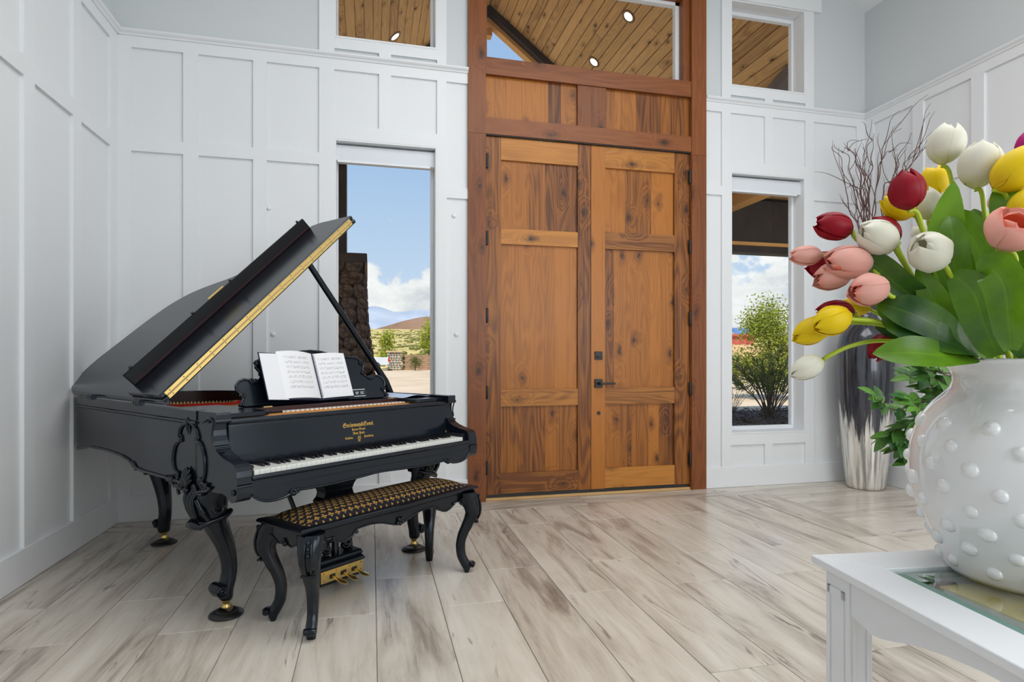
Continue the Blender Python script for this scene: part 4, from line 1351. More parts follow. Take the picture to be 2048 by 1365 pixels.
# little clear placard on the desk
cp = bpy.data.objects.new('clear_placard', None)
C.objects.link(cp)
cp.matrix_world = XF[piano] @ Matrix.Translation(dk(.245, .0, .012)) @ Matrix.Rotation(TD, 4, 'X')
tag(cp, 'small clear plastic placard on the right foot of the music desk', 'placard')
MB().box(-.048, .002, .002, .048, .056, .005).build('plate', M['clear'], cp)
mb = MB()
for y, segs in ((.049, ((-.044, .044),)), (.033, ((-.026, -.004), (.008, .030))), (.024, ((-.026, -.006), (.008, .030))), (.010, ((-.04, .04),))):
    for a, b in segs:
        x = a
        while x < b - .003:
            mb.box(x, y, .005, x + .0032, y + .0042, .0054)
            x += .0046
tag(mb.build('fine_print', M['paper'], cp), kind='stuff')
# curled sheet on the right-hand shelf
t = thing('loose_sheet', 'pale blue curled sheet of paper lying on the right side shelf', 'paper', piano_pt(.55, .42, .913), PA)
rings_ = []
for i in range(11):
    q = i / 10
    x = -.115 + .23 * q
    z = .003 + .012 * math.sin(PI * q) ** 2
    rings_.append([(x, -.12, z), (x, .16, z + .003), (x, .16, z + .0045), (x, -.12, z + .0015)])
MB().loft(rings_, smooth=False).build('sheet', M['paperblue'], t)
MB().ball((.118, -.10, .005), .006, 8, 6).build('red_tab', M['felt'], t)

# ------------------------------------------------------------------ the piano bench
bc = piano_pt(0.008, -.016, 0)
bench = thing('piano_bench', 'black carved piano bench with gold-patterned upholstered seat', 'bench', bc, PA)
BX, BY = .540, .168
mb = MB()
# moulded seat frame with a shallow ogee edge; the long side swells a little in the middle
def brect(ax_, ay_, z, n_=13):
    pts = []
    for i in range(n_): pts.append((-ax_ + 2 * ax_ * i / (n_ - 1), -ay_ - .010 * math.exp(-((2 * i / (n_ - 1) - 1) / .16) ** 4), z))
    for i in range(1, 5): pts.append((ax_, -ay_ + 2 * ay_ * i / 5, z))
    for i in range(n_): pts.append((ax_ - 2 * ax_ * i / (n_ - 1), ay_ + .010 * math.exp(-((2 * i / (n_ - 1) - 1) / .16) ** 4), z))
    for i in range(1, 5): pts.append((-ax_, ay_ - 2 * ay_ * i / 5, z))
    return pts
MB().loft([brect(BX - .030, BY - .030, .424), brect(BX - .022, BY - .022, .430), brect(BX - .012, BY - .012, .436), brect(BX - .002, BY - .002, .441), brect(BX, BY, .448), brect(BX - .004, BY - .004, .454), brect(BX - .012, BY - .012, .457),
           brect(BX - .022, BY - .022, .459), brect(BX - .045, BY - .045, .461)], smooth=False).build('seat_frame', CV, bench)
rings_ = []
for i in range(25):
    x = -1 + 2 * i / 24
    ring = []
    for j in range(13):
        y = -1 + 2 * j / 12
        h_ = (1 - abs(x) ** 5) ** .5 * (1 - abs(y) ** 3) ** .6 if abs(x) < 1 and abs(y) < 1 else 0
        ring.append((x * .495, y * .135, .459 + .040 * h_))
    rings_.append(ring)
MB().loft(rings_, cap=False, closed=False).build('cushion', M['cloth'], bench)
# aprons with scalloped lower edge
def apron(pts, fn, d0, d1, name):
    lowp = [tuple(p)[:2] for p in catmull([(a, b, 0) for a, b in pts], 4)]
    o = MB().prism([(lowp[-1][0], .430), (lowp[0][0], .430)] + lowp, 'y', d0, d1, fn).build(name, CV, bench)
    mb_ = MB()
    mb_.tube([fn(a, d0 - .001, b + .003) if fn else (a, d0 - .001, b + .003) for a, b in lowp], .0042, 7)
    return o, mb_
longp = [(-.47, .385), (-.432, .384), (-.40, .388), (-.375, .386), (-.362, .372), (-.335, .360), (-.305, .357), (-.275, .368), (-.255, .388), (-.235, .396), (-.17, .398), (-.11, .390), (-.06, .374), (-.03, .364), (0, .359)]
longp = longp + [(-a, b) for a, b in reversed(longp[:-1])]
endp = [(-.125, .385), (-.10, .386), (-.08, .376), (-.05, .362), (-.025, .366), (0, .360), (.025, .366), (.05, .362), (.08, .376), (.10, .386), (.125, .385)]
for s in (-1, 1):
    f1 = (lambda a, d, b: (a, d, b)) if s < 0 else (lambda a, d, b: (-a, -d, b))
    o, mb_ = apron(longp, f1, -.142, -.122, 'apron')
    for a_ in (-.368, -.25, .25, .368): mb_.ball(f1(a_, -.145, .386), .009, 8, 6)
    for da, dz in ((0, 0), (-.014, .006), (.014, .006), (0, .016), (-.009, .022), (.009, .022)): mb_.ball(f1(da, -.146, .366 + dz), .010, 8, 6)
    tag(mb_.build('apron_carving', CV, o), kind='stuff')
    f2 = (lambda a, d, b: (d, a, b)) if s < 0 else (lambda a, d, b: (-d, -a, b))
    o, mb_ = apron(endp, f2, -.505, -.488, 'apron')
    for da, dz in ((0, 0), (-.012, .008), (.012, .008), (0, .018)): mb_.ball(f2(da, -.508, .368 + dz), .009, 8, 6)
    tag(mb_.build('apron_carving', CV, o), kind='stuff')
# four cabriole legs
BL = [(.432, .040, -.052), (.417, .051, -.050), (.390, .058, -.046), (.369, .063, -.040), (.350, .065, -.024), (.324, .064, -.014), (.313, .062, -.015), (.285, .045, -.021), (.262, .032, -.030), (.238, .022, -.040), (.214, .007, -.050), (.190, -.003, -.056),
      (.171, -.010, -.060), (.148, -.014, -.063), (.120, -.014, -.062), (.092, -.010, -.059), (.070, .000, -.052), (.050, .014, -.042), (.034, .020, -.034), (.020, .014, -.026), (.006, .008, -.020), (.0, .006, -.018)]
for sx_, sy_ in ((-1, -1), (1, -1), (-1, 1), (1, 1)):
    fx, fy = sx_ * .478, (-.146 if sy_ < 0 else .146)
    o_ = Vector((sx_, sy_, 0)).normalized()
    t_ = Vector((-o_.y, o_.x, 0))
    rings_ = []
    for z, ro_, ri_ in BL:
        th = lerp_table([(0, .018), (.03, .022), (.1, .022), (.2, .027), (.3, .040), (.4, .052), (.43, .055)], z)
        mid, hr = (ro_ + ri_) / 2, (ro_ - ri_) / 2
        ring = []
        for k in range(24):
            q = 2 * PI * k / 24
            cq, sq = math.cos(q), math.sin(q)
            fl_ = 1 + (.05 * math.cos(8 * q) if .03 < z < .30 else 0)
            ring.append(Vector((fx, fy, z)) + o_ * (mid + math.copysign(abs(cq) ** .8, cq) * hr * fl_) + t_ * math.copysign(abs(sq) ** .8, sq) * th * fl_)
        rings_.append(ring)
    lg = MB().loft(rings_).build('leg', CV, bench)
    P_ = lambda r_, tt, z: Vector((fx, fy, z)) + o_ * r_ + t_ * tt
    mb = MB()
    mb.tube([P_(.022, -.020, .040), P_(.026, 0, .041), P_(.022, .020, .040)], [.013, .016, .013], 12)
    mb.ball(P_(.044, 0, .268), .010, 8, 6)
    mb.ball(P_(.036, .013, .274), .009, 8, 6)
    mb.ball(P_(.036, -.013, .274), .009, 8, 6)
    mb.tube([P_(.050, -.03, .275), P_(.052, 0, .272), P_(.050, .03, .275)], .006, 7)
    for sd in (-1, 1):
        path = []
        for k in range(16):
            q = 1 + 1.3 * 2 * PI * k / 15
            rr = .018 * (1 - .85 * k / 15)
            path.append(P_(-.030 + rr * math.cos(q), sd * .048, .385 + rr * math.sin(q)))
        mb.tube(path, .0055, 7)
        path = [P_(.020 + .012 * (1 - .8 * k / 13) * math.cos(k * .7), sd * .022, .040 + .012 * (1 - .8 * k / 13) * math.sin(k * .7)) for k in range(14)]
        mb.tube(path, .0035, 6)
        mb.tube(catmull([P_(.056, sd * .012, .405), P_(.068, sd * .014, .36), P_(.066, sd * .012, .315), P_(.052, sd * .010, .285)], 4), .005, 7)
    for zz in (.41, .385, .36): mb.ball(P_(.060 + .004 * math.sin(zz * 90), 0, zz), .010, 8, 6)
    tag(mb.build('leg_carving', CV, lg), kind='stuff')
CAM0 = Vector((0, 0, ZC))
# ------------------------------------------------------------------ white table with a glass inset (own frame: x along the back edge, y towards the room behind the camera)
TZ = .70
TA = R(-6.9)
tcorner = Vector((.976, 1.143, 0))
TLX, TLY = .98, .95
t = thing('side_table', 'white painted table with inset glass top in the right foreground', 'table', tcorner, TA)
TW_ = M['table']
B_ = .103
mb = MB()
th = .017


def mitre(a, b, c_, d_):       # one board of the mitred top: outer edge a-b, inner edge c-d
    return MB().hexa([(*a, TZ - th), (*b, TZ - th), (*c_, TZ - th), (*d_, TZ - th), (*a, TZ), (*b, TZ), (*c_, TZ), (*d_, TZ)])


O = [(0, -TLY), (TLX, -TLY), (TLX, 0), (0, 0)]
I = [(B_, -TLY + B_), (TLX - B_, -TLY + B_), (TLX - B_, -B_), (B_, -B_)]
for i in range(4):
    j = (i + 1) % 4
    mitre(O[i], O[j], I[j], I[i]).build('top_board', TW_, t, bevel=.0015)
# rebate, glass plate and its bevelled green rim
mb = MB()
mb.box(B_ - .02, -TLY + B_ - .02, TZ - th - .010, TLX - B_ + .02, -TLY + B_ + .012, TZ - th)
mb.box(B_ - .02, -B_ - .012, TZ - th - .010, TLX - B_ + .02, -B_ + .02, TZ - th)
mb.box(B_ - .02, -TLY + B_ + .012, TZ - th - .010, B_ + .012, -B_ - .012, TZ - th)
mb.box(TLX - B_ - .012, -TLY + B_ + .012, TZ - th - .010, TLX - B_ + .02, -B_ - .012, TZ - th)
mb.build('glass_ledge', TW_, t)
gx0, gx1, gy0, gy1 = B_ + .002, TLX - B_ - .002, -TLY + B_ + .002, -B_ - .002
gw = .022
MB().box(gx0 + gw, gy0 + gw, TZ - .014, gx1 - gw, gy1 - gw, TZ - .004).build('glass_plate', M['tglass'], t)
q0 = [(gx0, gy0), (gx1, gy0), (gx1, gy1), (gx0, gy1)]
q1 = [(gx0 + gw, gy0 + gw), (gx1 - gw, gy0 + gw), (gx1 - gw, gy1 - gw), (gx0 + gw, gy1 - gw)]
mb = MB()
mb.loft([[(*p, TZ - .0155) for p in q0], [(*p, TZ - .010) for p in q0], [(*p, TZ - .004) for p in q1], [(*p, TZ - .0145) for p in q1]], cap=False, smooth=False)
mb.build('glass_bevel', M['tedge'], t)
# four legs with a sunk fillet, and arched aprons
LI, LS, LSX = .021, .074, .058
for lx, ly in ((LI, -LI - LS), (TLX - LI - LSX, -LI - LS), (LI, -TLY + LI), (TLX - LI - LSX, -TLY + LI)):
    lg = MB().box(lx, ly, 0, lx + LSX, ly + LS, TZ - th).build('leg', TW_, t, bevel=.003)
    mb = MB()
    for (ax, ay, bx, by, nx, ny) in ((lx, ly + LS - .010, lx, ly + .010, -1, 0), (lx + .010, ly, lx + LSX - .010, ly, 0, -1), (lx + LSX, ly + .010, lx + LSX, ly + LS - .010, 1, 0), (lx + LSX - .010, ly + LS, lx + .010, ly + LS, 0, 1)):
        def bar(s0, s1, z0, z1):
            xa, ya, xb, yb = ax + (bx - ax) * s0, ay + (by - ay) * s0, ax + (bx - ax) * s1, ay + (by - ay) * s1
            mb.box(min(xa, xb, xa + nx * .003, xb + nx * .003), min(ya, yb, ya + ny * .003, yb + ny * .003), z0, max(xa, xb, xa + nx * .003, xb + nx * .003), max(ya, yb, ya + ny * .003, yb + ny * .003), z1)
        bar(0, .16, .03, TZ - .055)
        bar(.84, 1, .03, TZ - .055)
        bar(0, 1, TZ - .072, TZ - .055)
    mb.build('leg_fillet', TW_, lg)


def arch(L_):
    pts = [(0, TZ - .100), (.030, TZ - .104), (.060, TZ - .112), (.085, TZ - .108)]
    for k in range(9):
        q = k / 8
        pts.append((.10 + (L_ - .20) * q, TZ - .104 + .052 * math.sin(PI * q) ** .8))
    pts += [(L_ - .085, TZ - .108), (L_ - .060, TZ - .112), (L_ - .030, TZ - .104), (L_, TZ - .100)]
    return [(0, TZ - th - .0005), (L_, TZ - th - .0005)] + list(reversed(pts))


a0 = LI + LSX
for y in (-LI - .022, -TLY + LI + .008): MB().prism([(p + a0, z) for p, z in arch(TLX - 2 * a0)], 'y', y - .007, y + .007).build('apron', TW_, t)
a0 = LI + LS
for x in (LI + .014, TLX - LI - .014): MB().prism([(p - TLY + a0, z) for p, z in arch(TLY - 2 * a0)], 'x', x - .007, x + .007).build('apron', TW_, t)
# white panel added to lighten the glass from below, carrying a pictured book
MB().box(LI + .03, -TLY + LI + .03, .650, TLX - LI - .03, -LI - .03, .658).build('backing_panel', TW_, t)
q_ = at(2125, 1215, 1.0) - CAM0
bp = CAM0 + q_ * ((.672 - ZC) / q_.z)
bp.z = .658
bkk = thing('picture_book', 'mustard and cream picture book lying under the glass of the white table', 'book', bp, TA + R(4))
MB().box(-.15, -.11, 0, .15, .11, .018).build('page_block', M['paper'], bkk)
mb = MB()
mb.box(-.155, -.115, .018, .155, .115, .021).box(-.155, -.115, -.0, .155, .115, .003)
mb.build('cover', M['mustard'], bkk)
mb = MB()
for k in range(14):
    q = random.random() * 6.28
    cxy = (random.uniform(-.12, .10), random.uniform(-.08, .08))
    mb.tube([(cxy[0] + .030 * math.cos(q + s_) * (1 - s_ / 9), cxy[1] + .030 * math.sin(q + s_) * (1 - s_ / 9), .0213) for s_ in (0, .5, 1, 1.6, 2.3, 3, 4)], [.004, .007, .009, .009, .007, .005, .002], 6, flat=.15)
mb.build('leaf_print', mat('cream_print', (0.74, 0.74, 0.62), .6), bkk)

# ------------------------------------------------------------------ the white hobnail vase
VC = at(2055, CY, 1.222)
vz = TZ - .004
vase = thing('hobnail_vase', 'large white glazed ceramic vase covered in raised round knobs, on the table', 'vase', (VC.x, VC.y, vz))
K_ = 1.222 / F
sil = [(1919, 1147), (1917, 1142), (1912, 1125), (1900, 1092), (1885, 1060), (1871, 1030), (1861, 1000), (1856, 965), (1855, 930), (1859, 895), (1867, 865), (1879, 838), (1890, 820), (1894, 815), (1899, 808), (1915, 792), (1928, 778), (1933, 764), (1932, 752), (1926, 740),
       (1914, 730), (1906, 726), (1903, 722), (1904, 718.5)]
prof = [((2055 - a) * K_, ZC - (b - CY) * K_ - vz) for a, b in sil]
prof[0] = (prof[0][0] - .004, .0)
prof = [(.02, .0)] + prof
top = prof[-1]
inner_ = [(top[0] - .006, top[1] + .0015), (top[0] - .014, top[1] - .001), (top[0] - .020, top[1] - .006), (prof[-5][0] - .014, prof[-5][1]), (prof[-8][0] - .014, prof[-8][1]), (prof[-12][0] - .014, prof[-12][1]), (prof[8][0] - .014, prof[8][1]), (.03, .02)]
body = MB().lathe(prof + inner_, 64).build('body', M['glaze'], vase)
hb = MB()
rings_ = []
for j in range(6):
    q = j / 5 * PI / 2
    rings_.append([(math.cos(q) * math.cos(2 * PI * k / 14) if j < 5 else .06 * math.cos(2 * PI * k / 14), math.cos(q) * math.sin(2 * PI * k / 14) if j < 5 else .06 * math.sin(2 * PI * k / 14), math.sin(q) * .72) for k in range(14)])
hb.loft(rings_)
hob = hb.mesh('hobnail', M['glaze'])
rz = sorted([(z, r_) for r_, z in prof[1:14]])
NROW, NA = 8, 13
for i in range(NROW):
    z = .030 + (.318 - .030) * i / (NROW - 1)
    r_ = lerp_table(rz, z)
    slope = (lerp_table(rz, z + .006) - lerp_table(rz, z - .006)) / .012
    for k in range(NA):
        q = 2 * PI * (k + .5 * (i % 2) + .10 * i) / NA + .05 * math.sin(k * 3 + i)
        nrm = Vector((math.cos(q), math.sin(q), -slope)).normalized()
        p = Vector((r_ * math.cos(q), r_ * math.sin(q), z)) - nrm * .0015
        s = .0152 + .0016 * math.sin(k * 5 + i * 2)
        xa = Vector((-math.sin(q), math.cos(q), 0))
        ya = nrm.cross(xa)
        mx = Matrix((( xa.x, ya.x, nrm.x, p.x), (xa.y, ya.y, nrm.y, p.y), (xa.z, ya.z, nrm.z, p.z), (0, 0, 0, 1))) @ Matrix.Diagonal((s, s, s, 1))
        inst('hobnail', hob, vase, mx)

# ------------------------------------------------------------------ silk tulips
VT = Vector((VC.x, VC.y, ZC - .004))         # middle of the mouth


RPROF = [(0, .06), (.05, .20), (.12, .31), (.22, .41), (.36, .475), (.5, .49), (.64, .46), (.76, .39), (.86, .285), (.94, .19), (1.0, .10)]


def petal_mesh(name, m, wide, openness, tipw, flare):
    """one petal of a unit bloom: axis z from 0 to 1, greatest radius about .5"""
    mb_ = MB()
    NS, NT_ = 12, 8
    vs, at_ = [], []
    for i in range(NS + 1):
        s = i / NS
        r_ = lerp_table(RPROF, s) * (1 if tipw > .5 else .87) + openness * s ** 1.8 * .5
        half = wide * (min(1, .35 + s * 3.2) if s < .22 else 1.0)
        if s > .70: half *= max(.0, 1 - ((s - .70) / .30) ** 2.0) ** .55
        half = max(half, .02)
        for j in range(NT_ + 1):
            t_ = -1 + 2 * j / NT_
            ph = half * t_
            rr = r_ * (1 - .035 * t_ * t_) + .020 * math.exp(-(t_ / .16) ** 2) * math.sin(PI * s) - .016 * math.exp(-((abs(t_) - .32) / .2) ** 2) * math.sin(PI * s)
            zz = s * (1 - .05 * abs(t_) ** 2 * s) + .010 * math.sin(5 * t_ + flare * 40) * s * s
            vs.append((rr * math.cos(ph), rr * math.sin(ph), zz))
            at_.append(s)
    fs = []
    for i in range(NS):
        for j in range(NT_):
            a = i * (NT_ + 1) + j
            fs.append((a, a + 1, a + NT_ + 2, a + NT_ + 1))
    mb_.add(vs, fs, True, at_)
    return mb_.mesh(name, m, True)


pet_cache = {}


def blade(path, width, up, fold=.25, curl=0.0):
    """a long leaf: mid-line, greatest half width, a direction its face looks to"""
    p_ = catmull(path, 5)
    n_ = len(p_)
    vs, fs, at_ = [], [], []
    for i, p in enumerate(p_):
        s = i / (n_ - 1)
        tg = (p_[min(i + 1, n_ - 1)] - p_[max(i - 1, 0)]).normalized()
        side_ = tg.cross(up).normalized()
        nn = side_.cross(tg)
        w_ = width * (.30 + .70 * math.sin(PI * min(1, .12 + .62 * s)) ** 1.0) * (1 - max(0, (s - .60) / .40) ** 2.2) + .0006
        if s < .15: w_ *= .55 + 3 * s
        for k in range(-3, 4):
            q = k / 3
            vs.append(p + side_ * w_ * q + nn * (fold * w_ * abs(q) ** 1.5 + curl * w_ * q * math.sin(3 * s)))
            at_.append(q)
    for i in range(n_ - 1):
        for k in range(6):
            a = i * 7 + k
            fs.append((a, a + 1, a + 8, a + 7))
    mb_ = MB()
    mb_.add(vs, fs, True, at_)
    return mb_


CAMV = Vector((0, 0, ZC))


def tulip(label, kind, head, size, direction, d, stem, openness=.0, wide=None, spin=0.0, leaves=(), fat=.80):
    """head: pixel of the middle of the bloom; size: its length in metres; direction: image direction of its tip (x right, y up) and towards (-) or away from the camera"""
    c_, s_ = math.cos(YAW), math.sin(YAW)
    rgt, fwd = Vector((c_, -s_, 0)), Vector((s_, c_, 0))
    ax = (rgt * direction[0] + Vector((0, 0, 1)) * direction[1] + fwd * direction[2]).normalized()
    mid = at(head[0], head[1], d)
    base = mid - ax * size * .5
    pts = [base - ax * .002] + [at(a, b, dd) for a, b, dd in stem]
    foot = VT + (pts[-1] - VT) * .0 + Vector(((pts[-1].x - VC.x) * .35, (pts[-1].y - VC.y) * .35, 0))
    hr = math.hypot(foot.x - VC.x, foot.y - VC.y)
    if hr > .085: foot = Vector((VC.x + (foot.x - VC.x) * .085 / hr, VC.y + (foot.y - VC.y) * .085 / hr, foot.z))
    deep = Vector((VC.x + (VC.x - foot.x) * .25, VC.y + (VC.y - foot.y) * .25, vz + .10))
    root = thing('tulip', label, 'tulip', deep, 0, 'silk tulips in the hobnail vase')
    off = lambda q: Vector(q) - deep
    path = catmull([off(p) for p in pts + [foot, deep]], 6)
    n_ = len(path)
    MB().tube(path, [.0043 - .0003 * k / n_ for k in range(n_)], 8).build('stem', M['stem'], root)
    z_ = ax
    x_ = z_.orthogonal().normalized()
    y_ = z_.cross(x_)
    fr = Matrix(((x_.x, y_.x, z_.x, 0), (x_.y, y_.y, z_.y, 0), (x_.z, y_.z, z_.z, 0), (0, 0, 0, 1)))
    kinds = kind if isinstance(kind, tuple) else (kind, kind)
    w_ = wide or (1.22, 1.12)
    for layer, (mk, hw, ofs, sc_) in enumerate(((kinds[0], w_[0], 0.0, 1.0), (kinds[1], w_[1], 60.0, .95))):
        for k in range(3):
            key = (mk, round(hw, 2), round(openness, 2), layer)
            if key not in pet_cache: pet_cache[key] = petal_mesh('petal', M[mk], hw, openness * (1.1 if layer == 0 else .6), .30 if layer else .60, .16 if layer else .06)
            rot = Matrix.Rotation(R(ofs + 120 * k) + spin, 4, 'Z')
            tiltm = Matrix.Rotation(R((2 * ((k * 7 + layer * 3) % 3) - 2) * 1.5), 4, 'Y')
            inst('petal', pet_cache[key], root, Matrix.Translation(off(base)) @ fr @ rot @ tiltm @ Matrix.Diagonal((size * fat * sc_ * .98, size * fat * sc_ * .98, size * sc_, 1)))
    if openness > .4:
        mb_ = MB()
        for k in range(6):
            q = k * PI / 3
            mb_.tube([off(base) + ax * size * .1, off(base) + ax * size * .35 + (x_ * math.cos(q) + y_ * math.sin(q)) * size * .10, off(base) + ax * size * .55 + (x_ * math.cos(q) + y_ * math.sin(q)) * size * .14], [.0012, .0012, .0028], 6)
        mb_.build('stamens', M['pcoral'], root)
    for lf in leaves:
        pth, w_l = lf[0], lf[1]
        up = (CAMV - at(*pth[1])).normalized() + Vector(lf[2] if len(lf) > 2 else (0, 0, .25))
        blade([off(foot * .3 + at(*pth[0]) * .7) if False else off(at(*q)) for q in pth], w_l, up.normalized(), lf[3] if len(lf) > 3 else .22, lf[4] if len(lf) > 4 else .15).build('leaf', M['leaf'], root, att=True)
    return root


m = 1.222 / F           # metres per pixel at the vase
tulip('tall white tulip at the top of the bouquet, left of the other tall white one', 'pwhite', (1890, 288), 84 * m, (.10, 1, -.1), 1.25, [(1899, 345, 1.25), (1915, 430, 1.25), (1950, 560, 1.24)], .10, spin=.4,
      leaves=[([(1955, 690, 1.22), (1925, 590, 1.20), (1893, 480, 1.19), (1908, 362, 1.20)], 33 * m)])
tulip('tall white tulip with one petal spread to the right', 'pwhite', (1957, 330), 92 * m, (.05, 1, -.15), 1.20, [(1963, 385, 1.20), (1972, 450, 1.20), (1990, 560, 1.21)], .22, spin=1.0,
      leaves=[([(1985, 700, 1.20), (1980, 620, 1.18), (1965, 520, 1.17), (1925, 450, 1.19), (1890, 425, 1.21)], 31 * m)])
tulip('yellow tulip standing behind the tall white pair', 'pyel', (1868, 362), 66 * m, (-.15, 1, .1), 1.32, [(1880, 420, 1.31), (1910, 520, 1.28)], .15, spin=.2)
tulip('dark red tulip standing highest on the left of the bouquet', 'pred', (1812, 380), 78 * m, (-.28, 1, -.25), 1.16, [(1836, 428, 1.17), (1858, 500, 1.18), (1905, 600, 1.20)], .0, spin=.9, fat=.86,
      leaves=[([(1962, 705, 1.20), (1935, 640, 1.17), (1912, 560, 1.16), (1905, 470, 1.17), (1898, 432, 1.19)], 26 * m)])
tulip('yellow tulip half hidden behind the highest red one', 'pyel', (1797, 412), 72 * m, (-.75, .55, .1), 1.26, [(1836, 440, 1.26), (1880, 540, 1.25)], .05, spin=.3)
tulip('white tulip behind the highest red one', 'pwhite', (1851, 408), 70 * m, (-.1, 1, .1), 1.29, [(1862, 465, 1.28), (1890, 560, 1.26)], .05, spin=.2)
tulip('crimson tulip leaning far out left over the window', 'pred', (1668, 452), 80 * m, (-1, .22, -.15), 1.20, [(1712, 478, 1.20), (1760, 520, 1.20), (1860, 620, 1.21)], .05, spin=.6, fat=.70,
      leaves=[([(1950, 708, 1.21), (1880, 640, 1.18), (1800, 575, 1.17), (1740, 525, 1.18), (1686, 497, 1.20)], 27 * m)])
tulip('crimson tulip tucked behind a cream white one', 'pred', (1768, 462), 74 * m, (-.75, .65, .1), 1.27, [(1800, 505, 1.26), (1860, 600, 1.24)], .0, spin=.1)
tulip('cream white tulip leaning left in front of a crimson one', 'pwhite', (1756, 474), 88 * m, (-.95, .42, -.25), 1.17, [(1793, 503, 1.17), (1830, 560, 1.18), (1890, 640, 1.20)], .02, spin=.8, fat=.78,
      leaves=[([(1975, 710, 1.20), (1915, 660, 1.16), (1868, 600, 1.15), (1835, 530, 1.17)], 24 * m)])
tulip('broad white tulip bowed towards the viewer in mid bouquet', 'pwhite', (1860, 502), 88 * m, (-.80, .42, -.55), 1.12, [(1893, 536, 1.13), (1920, 590, 1.15), (1960, 660, 1.18)], .03, spin=1.3, fat=.86,
      leaves=[([(1995, 712, 1.17), (1968, 650, 1.12), (1945, 585, 1.11), (1897, 541, 1.14)], 34 * m, (0, 0, .1), .25, .1)])
tulip('slim pale pink tulip reaching out leftmost', 'ppink', (1612, 511), 68 * m, (-1, -.02, -.1), 1.22, [(1652, 512, 1.22), (1700, 515, 1.22), (1800, 580, 1.22)], .0, spin=.5, fat=.62)
tulip('crimson tulip behind the large pink pair', 'pred', (1655, 533), 84 * m, (-1, .15, .1), 1.26, [(1705, 535, 1.26), (1800, 590, 1.24)], .12, spin=.2, fat=.72)
tulip('pink tulip with coral inside, uppermost of the pink pair', ('ppink', 'pcoral'), (1697, 524), 100 * m, (-1, .05, -.15), 1.18, [(1752, 546, 1.18), (1800, 562, 1.18), (1880, 620, 1.19)], .10, spin=.9, fat=.66,
      leaves=[([(1945, 712, 1.21), (1880, 680, 1.19), (1800, 640, 1.18), (1745, 590, 1.20)], 23 * m)])
tulip('pale pink tulip spreading its petals below the upper pink one', 'ppink', (1668, 552), 84 * m, (-1, -.28, -.1), 1.20, [(1720, 560, 1.20), (1800, 585, 1.20), (1880, 640, 1.20)], .22, spin=.3, fat=.62)
tulip('pink tulip with a rolled petal, lowest of the pink ones', ('ppink', 'pcoral'), (1738, 580), 86 * m, (-1, -.12, -.35), 1.13, [(1780, 592, 1.14), (1820, 608, 1.15), (1900, 660, 1.18)], .08, spin=.2, fat=.72,
      leaves=[([(1955, 714, 1.18), (1905, 672, 1.13), (1850, 640, 1.12), (1800, 620, 1.13), (1752, 606, 1.16)], 32 * m, (0, 0, .5))])
tulip('large yellow tulip hanging over the tall dark vase', 'pyel', (1664, 642), 82 * m, (-.92, -.30, -.2), 1.15, [(1700, 638, 1.15), (1760, 644, 1.16), (1860, 668, 1.18)], .0, spin=.5, fat=.72,
      leaves=[([(1960, 716, 1.17), (1910, 690, 1.12), (1850, 668, 1.12), (1800, 648, 1.13), (1765, 635, 1.16)], 31 * m, (0, 0, .7))])
tulip('second yellow tulip showing below the large yellow one', 'pyel', (1625, 662), 84 * m, (-.85, -.40, 0), 1.20, [(1680, 645, 1.20), (1760, 650, 1.20), (1870, 680, 1.20)], .10, spin=.1, fat=.66)
tulip('dark crimson tulip behind the large yellow one', 'pred', (1670, 624), 76 * m, (-1, -.02, .1), 1.24, [(1715, 636, 1.24), (1800, 655, 1.23)], .0, spin=.7, fat=.68)
tulip('small yellow tulip peeping out above the dark vase neck', 'pyel', (1712, 613), 58 * m, (-.9, .25, .2), 1.30, [(1750, 625, 1.29), (1830, 660, 1.26)], .0, spin=.2, fat=.7)
tulip('drooping white tulip, lowest on the left', 'pwhite', (1614, 736), 72 * m, (-.92, -.42, -.1), 1.17, [(1655, 714, 1.17), (1700, 693, 1.17), (1760, 682, 1.18), (1850, 690, 1.19)], .0, spin=.3, fat=.66,
      leaves=[([(1950, 718, 1.15), (1890, 712, 1.10), (1820, 706, 1.09), (1745, 708, 1.11)], 30 * m, (0, 0, .6)), ([(1940, 712, 1.21), (1880, 690, 1.21), (1800, 668, 1.21), (1750, 655, 1.22)], 22 * m, (0, 0, .6))])
tulip('crimson tulip nodding among the lowest leaves', 'pred', (1760, 694), 62 * m, (-.55, -.80, 0), 1.22, [(1785, 672, 1.22), (1850, 690, 1.22)], .05, spin=.2, fat=.72)
tulip('wide open coral pink tulip facing the viewer on the right', ('ppink', 'pcoral'), (2024, 466), 70 * m, (.10, .72, -.95), 1.06, [(2029, 510, 1.08), (2031, 560, 1.10), (2040, 640, 1.15)], .75, spin=.5, fat=1.0,
      leaves=[([(2022, 700, 1.10), (2015, 630, 1.06), (2008, 575, 1.06), (1985, 540, 1.08), (1966, 552, 1.10)], 30 * m, (0, 0, .2), .5, .5), ([(2050, 715, 1.14), (2036, 650, 1.10), (2040, 600, 1.09), (2056, 570, 1.10)], 28 * m)])
tulip('yellow tulip at the right edge under the magenta one', 'pyel', (2036, 338), 104 * m, (.75, .70, -.2), 1.14, [(2014, 395, 1.15), (2012, 470, 1.17), (2020, 600, 1.19)], .08, spin=.4, fat=.72,
      leaves=[([(2035, 560, 1.18), (2020, 470, 1.15), (2012, 400, 1.15), (2016, 352, 1.16)], 25 * m)])
tulip('small yellow tulip close above the open coral one', 'pyel', (2046, 410), 62 * m, (.2, 1, -.2), 1.12, [(2050, 460, 1.13), (2052, 600, 1.18)], .0, spin=.2)
tulip('magenta tulip cut by the right edge of the view', 'pmag', (2062, 290), 70 * m, (.1, 1, 0), 1.24, [(2062, 340, 1.24), (2058, 480, 1.23)], .0, spin=.2)
